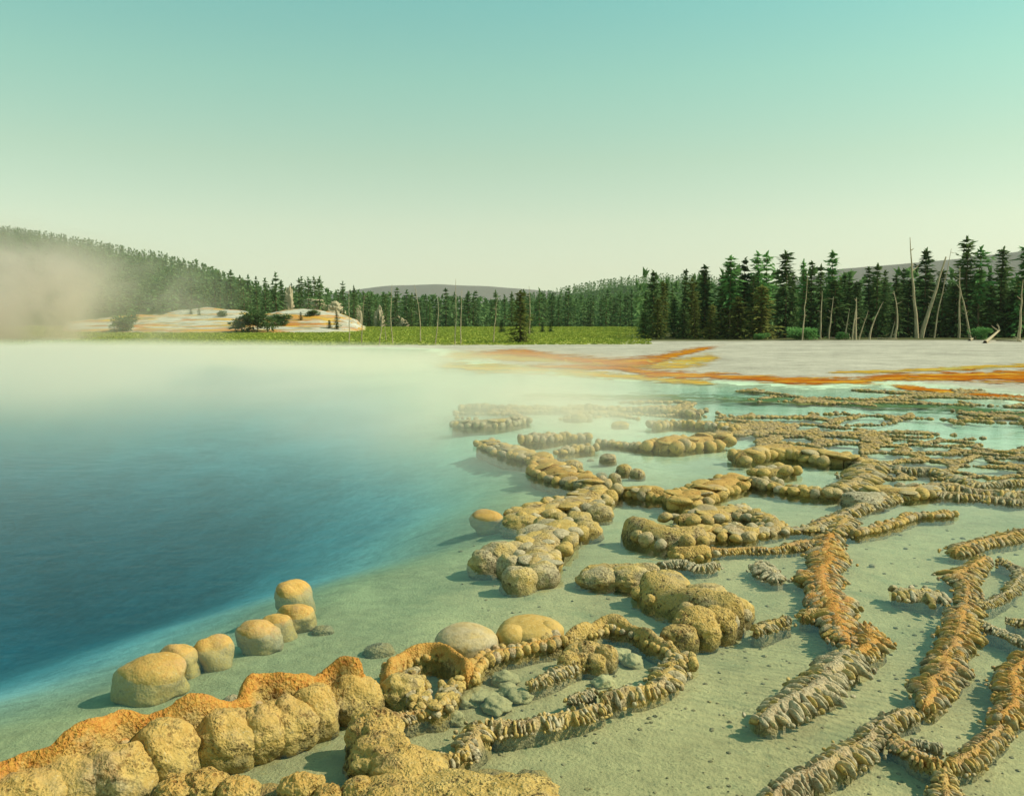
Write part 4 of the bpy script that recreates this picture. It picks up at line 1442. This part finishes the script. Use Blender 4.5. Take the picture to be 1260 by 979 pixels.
def forest_mass():
    """everything farther back: one mass of low-detail pines"""
    protos = [conifer_np(900 + k, 9, 5, 1, 0.17, 0.02, 0.20, 0.8, 0.3) for k in range(5)]
    parts = []
    jobs = [(700, 430, 900, 300, 420, 8, 11), (1500, -60, 480, 300, 460, 7, 10), (3000, -120, 420, 440, 1000, 6.5, 9.5), (2400, 560, 1300, 400, 920, 7, 10), (300, 780, 1330, 170, 300, 9, 13)]
    for n, a, b, d0, d1, h0, h1 in jobs:
        ds = np.sqrt(RNG.uniform(d0 ** 2, d1 ** 2, n))
        px = RNG.uniform(a, b, n)
        X = (px - PW / 2) / FPX * ds * 1.0034
        Z, _, _, hid = terrain(X, ds)
        for x, y, z, hi in zip(X, ds, Z, hid):
            if hi == 1 or hi >= 4:
                continue
            V, F = protos[RNG.integers(5)]
            h = RNG.uniform(h0, h1)
            w = h * RNG.uniform(0.8, 1.2)
            an = RNG.uniform(0, 6.28)
            c, s = math.cos(an) * w, math.sin(an) * w
            parts.append((np.stack([V[:, 0] * c - V[:, 1] * s + x, V[:, 0] * s + V[:, 1] * c + y, V[:, 2] * h + z - 0.2], 1), F))
    V, F = stack_np(parts)
    tag(link("forest", mesh_np("forest", V, F, None, False, M_FAR)), "dense pine forest covering the hills beyond the meadow", None, None, 'stuff')


forest_mass()

# ------------------------------------------------------------------ dead trees
rs = random.Random(12)


def snag(label, bx, by, tx, ty, wpx, stubs=4, bend=0.0, name='dead_tree', d=None, top_r=0.25):
    """bare trunk from the pixel of its foot to the pixel of its tip"""
    if d is None:
        d = foot(bx, by)[0]
    x, y = at_dist(bx, d)
    z = zt(x, y)
    x2, _ = at_dist(tx, d)
    H = z_for(ty, d) - z
    r = 0.36 * wpx * d / FPX
    n = 9
    P = []
    for i in range(n):
        t = i / (n - 1)
        P.append(((x2 - x) * t + bend * math.sin(t * 3.14) * H * 0.1 + rs.gauss(0, 0.012) * H * 0.3, rs.gauss(0, 0.02) * H * 0.2, H * t - (0.3 if i == 0 else 0)))
    root = thing(name, label, 'dead tree', (x, y, z))
    V, F = tube_np(P, [r * (1.15 - (1.15 - top_r) * (i / (n - 1)) ** 0.8) for i in range(n)], 7)
    link('trunk', mesh_np('trunk', V, F, None, True, M_DEAD), root)
    for k in range(stubs):
        t = rs.uniform(0.35, 0.97)
        i = t * (n - 1)
        p = np.array(P[int(i)]) * (1 - i % 1) + np.array(P[min(n - 1, int(i) + 1)]) * (i % 1)
        a = rs.uniform(0, 6.28)
        L = rs.uniform(0.4, 1.3) * (0.06 * H + 0.2)
        q = p + np.array([math.cos(a) * L, math.sin(a) * L * 0.6, L * rs.uniform(-0.1, 0.7)])
        V, F = tube_np([p, (p + q) / 2 + np.array([0, 0, -0.06 * L]), q], [r * 0.34, r * 0.25, r * 0.1], 5)
        link('branch', mesh_np('branch', V, F, None, True, M_DEAD), root)
    return root


snag("tall leaning dead trunk, left arm of the big V of snags", 1126, 416, 1112, 292, 6.5, 5, top_r=.16)
snag("stout dead trunk leaning right, right arm of the big V of snags", 1130, 416, 1157, 316, 7.5, 5, top_r=.3)
snag("thin pale spar rising from the right arm of the big V", 1146, 416, 1163, 306, 2.5, 2)
snag("upright dead trunk left of the tallest pine's foot", 1177, 416, 1175, 328, 4, 5)
snag("dead trunk leaning left across the upright snag under the tallest pine", 1191, 416, 1174, 346, 4, 4)
snag("short straight snag with a snapped top, left of the close snag pair", 1037, 418, 1042, 380, 3, 2)
snag("taller snag of the close pair in the middle of the wood", 1050, 418, 1050, 366, 4.5, 4)
snag("thin snag just left of the close pair's taller trunk", 1046, 418, 1050, 374, 3, 2)
snag("thin dead stem slanting up right from the close snag pair", 1054, 409, 1065, 382, 2.5, 1, d=119)
snag("bare curved snag leaning right beside the close pair", 1067, 418, 1083, 371, 3.5, 2, -0.6)
snag("bent snag standing beside a short stump left of the big V", 1098, 417, 1095, 358, 4, 3, 0.7)
snag("short thin stump hugging the bent snag left of the big V", 1093, 417, 1098, 395, 3, 0)
snag("slim pale snag under the tall fresh green pine, left one", 1007, 417, 1008, 358, 3, 3)
snag("slim pale snag under the tall fresh green pine, right one", 1017, 417, 1022, 365, 3, 3)
snag("high thin dead stem right of the big dark pine", 985, 410, 990, 338, 2.5, 2, d=118)
snag("pale dead trunk near the right edge under the bright green pine", 1250, 420, 1252, 344, 5, 4)
for lab, bx, by, tx, ty in [
        ("dead stem at the left end of the meadow's snag row", 431, 424, 431, 358), ("pale tilted dead stem second in the meadow's snag row", 446, 423, 450, 362),
        ("short snapped dead stem leaning right in the meadow's left half", 467, 425, 471, 380), ("tall thin dead stem before the grey far hill, left of two", 484, 422, 484, 350),
        ("leaning dead stem before the grey far hill with a crooked top", 518, 421, 511, 350), ("pale dead stem leaning right in the middle of the snag row", 536, 424, 540, 366),
        ("tallest dead stem of the meadow's snag row", 560, 424, 561, 343), ("dead stem just right of the tallest one in the meadow", 567, 424, 569, 356),
        ("faint dead stem leaning right near the lone meadow pine", 607, 422, 612, 364), ("dead stem rising behind the lone meadow pine's right side", 651, 412, 651, 352),
        ("short pale dead stem in the grass between two tall ones", 476, 420, 474, 400)]:
    snag(lab, bx, by, tx, ty, 1.9, 4, rs.uniform(-.4, .4))


def fallen(label, pts, r, stubs=3, name='fallen_log'):
    P = []
    for px, py, up in pts:
        x, y = G(px, py, 0.3)
        P.append((x, y, zt(x, y) + up))
    P = np.array(P)
    root = thing(name, label, 'log', tuple(P[0]))
    V, F = tube_np(P - P[0], np.linspace(r, r * 0.45, len(P)), 7)
    link('trunk', mesh_np('trunk', V, F, None, True, M_DEAD), root)
    for k in range(stubs):
        i = rs.randrange(1, len(P))
        p = P[i] - P[0]
        q = p + np.array([rs.uniform(-1.2, 1.2), rs.uniform(-.5, .5), rs.uniform(0.3, 1.3)])
        V, F = tube_np([p, (p + q) / 2 + np.array([rs.gauss(0, .15), 0, 0.1]), q], [r * .5, r * .35, r * .15], 5)
        link('branch', mesh_np('branch', V, F, None, True, M_DEAD), root)


fallen("pale forked log lying at the wood's foot near the right edge", [(1212, 423, 0.1), (1220, 421, 0.5), (1228, 419, 1.0), (1234, 417.5, 1.3)], 0.22, 5)
fallen("grey log lying flat just left of the pale forked log", [(1193, 421, 0.1), (1203, 419.5, 0.35), (1213, 419, 0.6)], 0.16, 3)
fallen("thin bleached log on the sinter right of the driftwood", [(1226, 421, 0.12), (1240, 421.5, 0.15), (1257, 422, 0.1)], 0.12, 2)
fallen("short bleached log on the sinter left of the big V of snags", [(1080, 420, 0.1), (1092, 420.4, 0.12), (1104, 420, 0.1)], 0.1, 1)
fallen("low grey log lying under the close snag pair", [(1020, 419.5, 0.1), (1034, 420, 0.14), (1046, 419.8, 0.12)], 0.1, 1)

# ------------------------------------------------------------------ white outcrops among the left forest
def outcrop(label, px, top, wpx, d):
    """pale crag that rises out of the trees: stands on the ground, reaches up to row top"""
    x, y = at_dist(px, d)
    z = zt(x, y)
    V, F = blob_np(5, px * 0.13, 0.45, 0.16, 1.5)
    w = wpx * d / FPX / 2
    h = z_for(top, d) - z
    V = V.copy()
    V[:, 2] = np.sign(V[:, 2]) * np.abs(V[:, 2]) ** 0.7
    V[:, :2] *= (1.15 - 0.35 * np.clip(V[:, 2], 0, 1))[:, None]
    V[:, 2] /= V[:, 2].max()
    me = mesh_np('pale_outcrop', V * np.array([w, w * 0.7, h]), F, {'hz': np.ones(len(V)) * 0.9}, True, M_SINTER)
    o = tag(link('pale_outcrop', me, None, (x, y, z)), label, 'rock')
    o['stain'] = 0.0
    o['tone'] = 1.0
    o['smooth'] = 1.0


outcrop("pale rock standing above the trees behind the white terrace", 358, 351, 12, 262)
outcrop("left part of the long white bank in the forest above the terrace", 388, 367, 30, 258)
outcrop("right part of the long white bank in the forest above the terrace", 415, 370, 22, 256)
outcrop("white boulder in the forest edge right of the long white bank", 443, 374, 8, 250)
outcrop("white boulder at the forest edge, largest right of the bank", 468, 375, 13, 250)
outcrop("low white patch of rock near the short snapped dead stem", 489, 387, 20, 246)

# ------------------------------------------------------------------ meadow grass
def grass():
    n = 42000
    d = np.sqrt(RNG.uniform(108.0 ** 2, 235.0 ** 2, n))
    px = RNG.uniform(-60, 800, n)
    X = (px - PW / 2) / FPX * d * 1.0034
    Z, _, _, hid = terrain(X, d)
    k = hid == 0
    X, Y, Z = X[k], d[k], Z[k]
    n = len(X)
    V, F = [], []
    for rep in range(3):
        a = RNG.uniform(0, 6.28, n)
        w = RNG.uniform(0.15, 0.5, n)
        h = RNG.uniform(0.05, 0.20, n)
        dx, dy = np.cos(a) * w, np.sin(a) * w
        V.append(np.stack([np.stack([X - dx, Y - dy, Z - 0.03], 1), np.stack([X + dx, Y + dy, Z - 0.03], 1), np.stack([X + RNG.normal(0, .12, n), Y, Z + h], 1)], 1).reshape(-1, 3))
    V = np.vstack(V)
    F = np.arange(len(V)).reshape(-1, 3)
    tag(link("meadow_grass", mesh_np("meadow_grass", V, F, None, False, M_GRASS)), "yellow green grass of the meadow beyond the pool", None, None, 'stuff')


grass()

# ------------------------------------------------------------------ steam and air
def steam(name, label, cx, cy, cz, rx, ry, rz, mat):
    bm = bmesh.new()
    bmesh.ops.create_icosphere(bm, subdivisions=3, radius=1.06)
    me = bpy.data.meshes.new(name)
    bm.to_mesh(me)
    bm.free()
    me.materials.append(mat)
    o = link(name, me, None, (cx, cy, cz), (0, 0, 0), (rx, ry, rz))
    tag(o, label, None, None, 'stuff')


steam("steam", "thin veil of steam lying on the far half of the blue pool", -37, 47, 0.0, 52, 44, 1.9, mat_steam("veil_steam", 0.40, (1.0, 0.88, 0.75), 0.11, 0.32, 0.68))
steam("steam", "thick steam cloud drifting before the left hill", -83, 124, 5.0, 51, 20, 14.5, mat_steam("cloud_steam", 0.22, (0.95, 0.83, 0.76), 0.085, 0.38, 0.64))
steam("steam", "faint wisp of steam over the misty corner of the mounds", 0.0, 23, 0.3, 7.0, 12, 1.3, mat_steam("wisp_steam", 0.27, (1.0, 0.90, 0.76), 0.30, 0.34, 0.68))


def haze():
    bm = bmesh.new()
    x0, x1, y0, y1, z0, z1 = -4600, 4600, -40, 9300, -12.0, 640.0
    vs = [bm.verts.new(v) for v in ((x0, y0, z0), (x1, y0, z0), (x1, y1, z0), (x0, y1, z0), (x0, y0, z1), (x1, y0, z1), (x1, y1, z1), (x0, y1, z1))]
    for f in ((3, 2, 1, 0), (4, 5, 6, 7), (0, 1, 5, 4), (1, 2, 6, 5), (2, 3, 7, 6), (3, 0, 4, 7)):
        bm.faces.new([vs[i] for i in f])
    me = bpy.data.meshes.new("haze")
    bm.to_mesh(me)
    bm.free()
    t = NT("air")
    v = t.n("ShaderNodeVolumePrincipled")
    v.inputs['Color'].default_value = (0.95, 0.95, 0.93, 1)
    v.inputs['Density'].default_value = 0.00006
    me.materials.append(t.done(None, v.outputs[0]))
    tag(link("haze", me), kind='stuff')


haze()
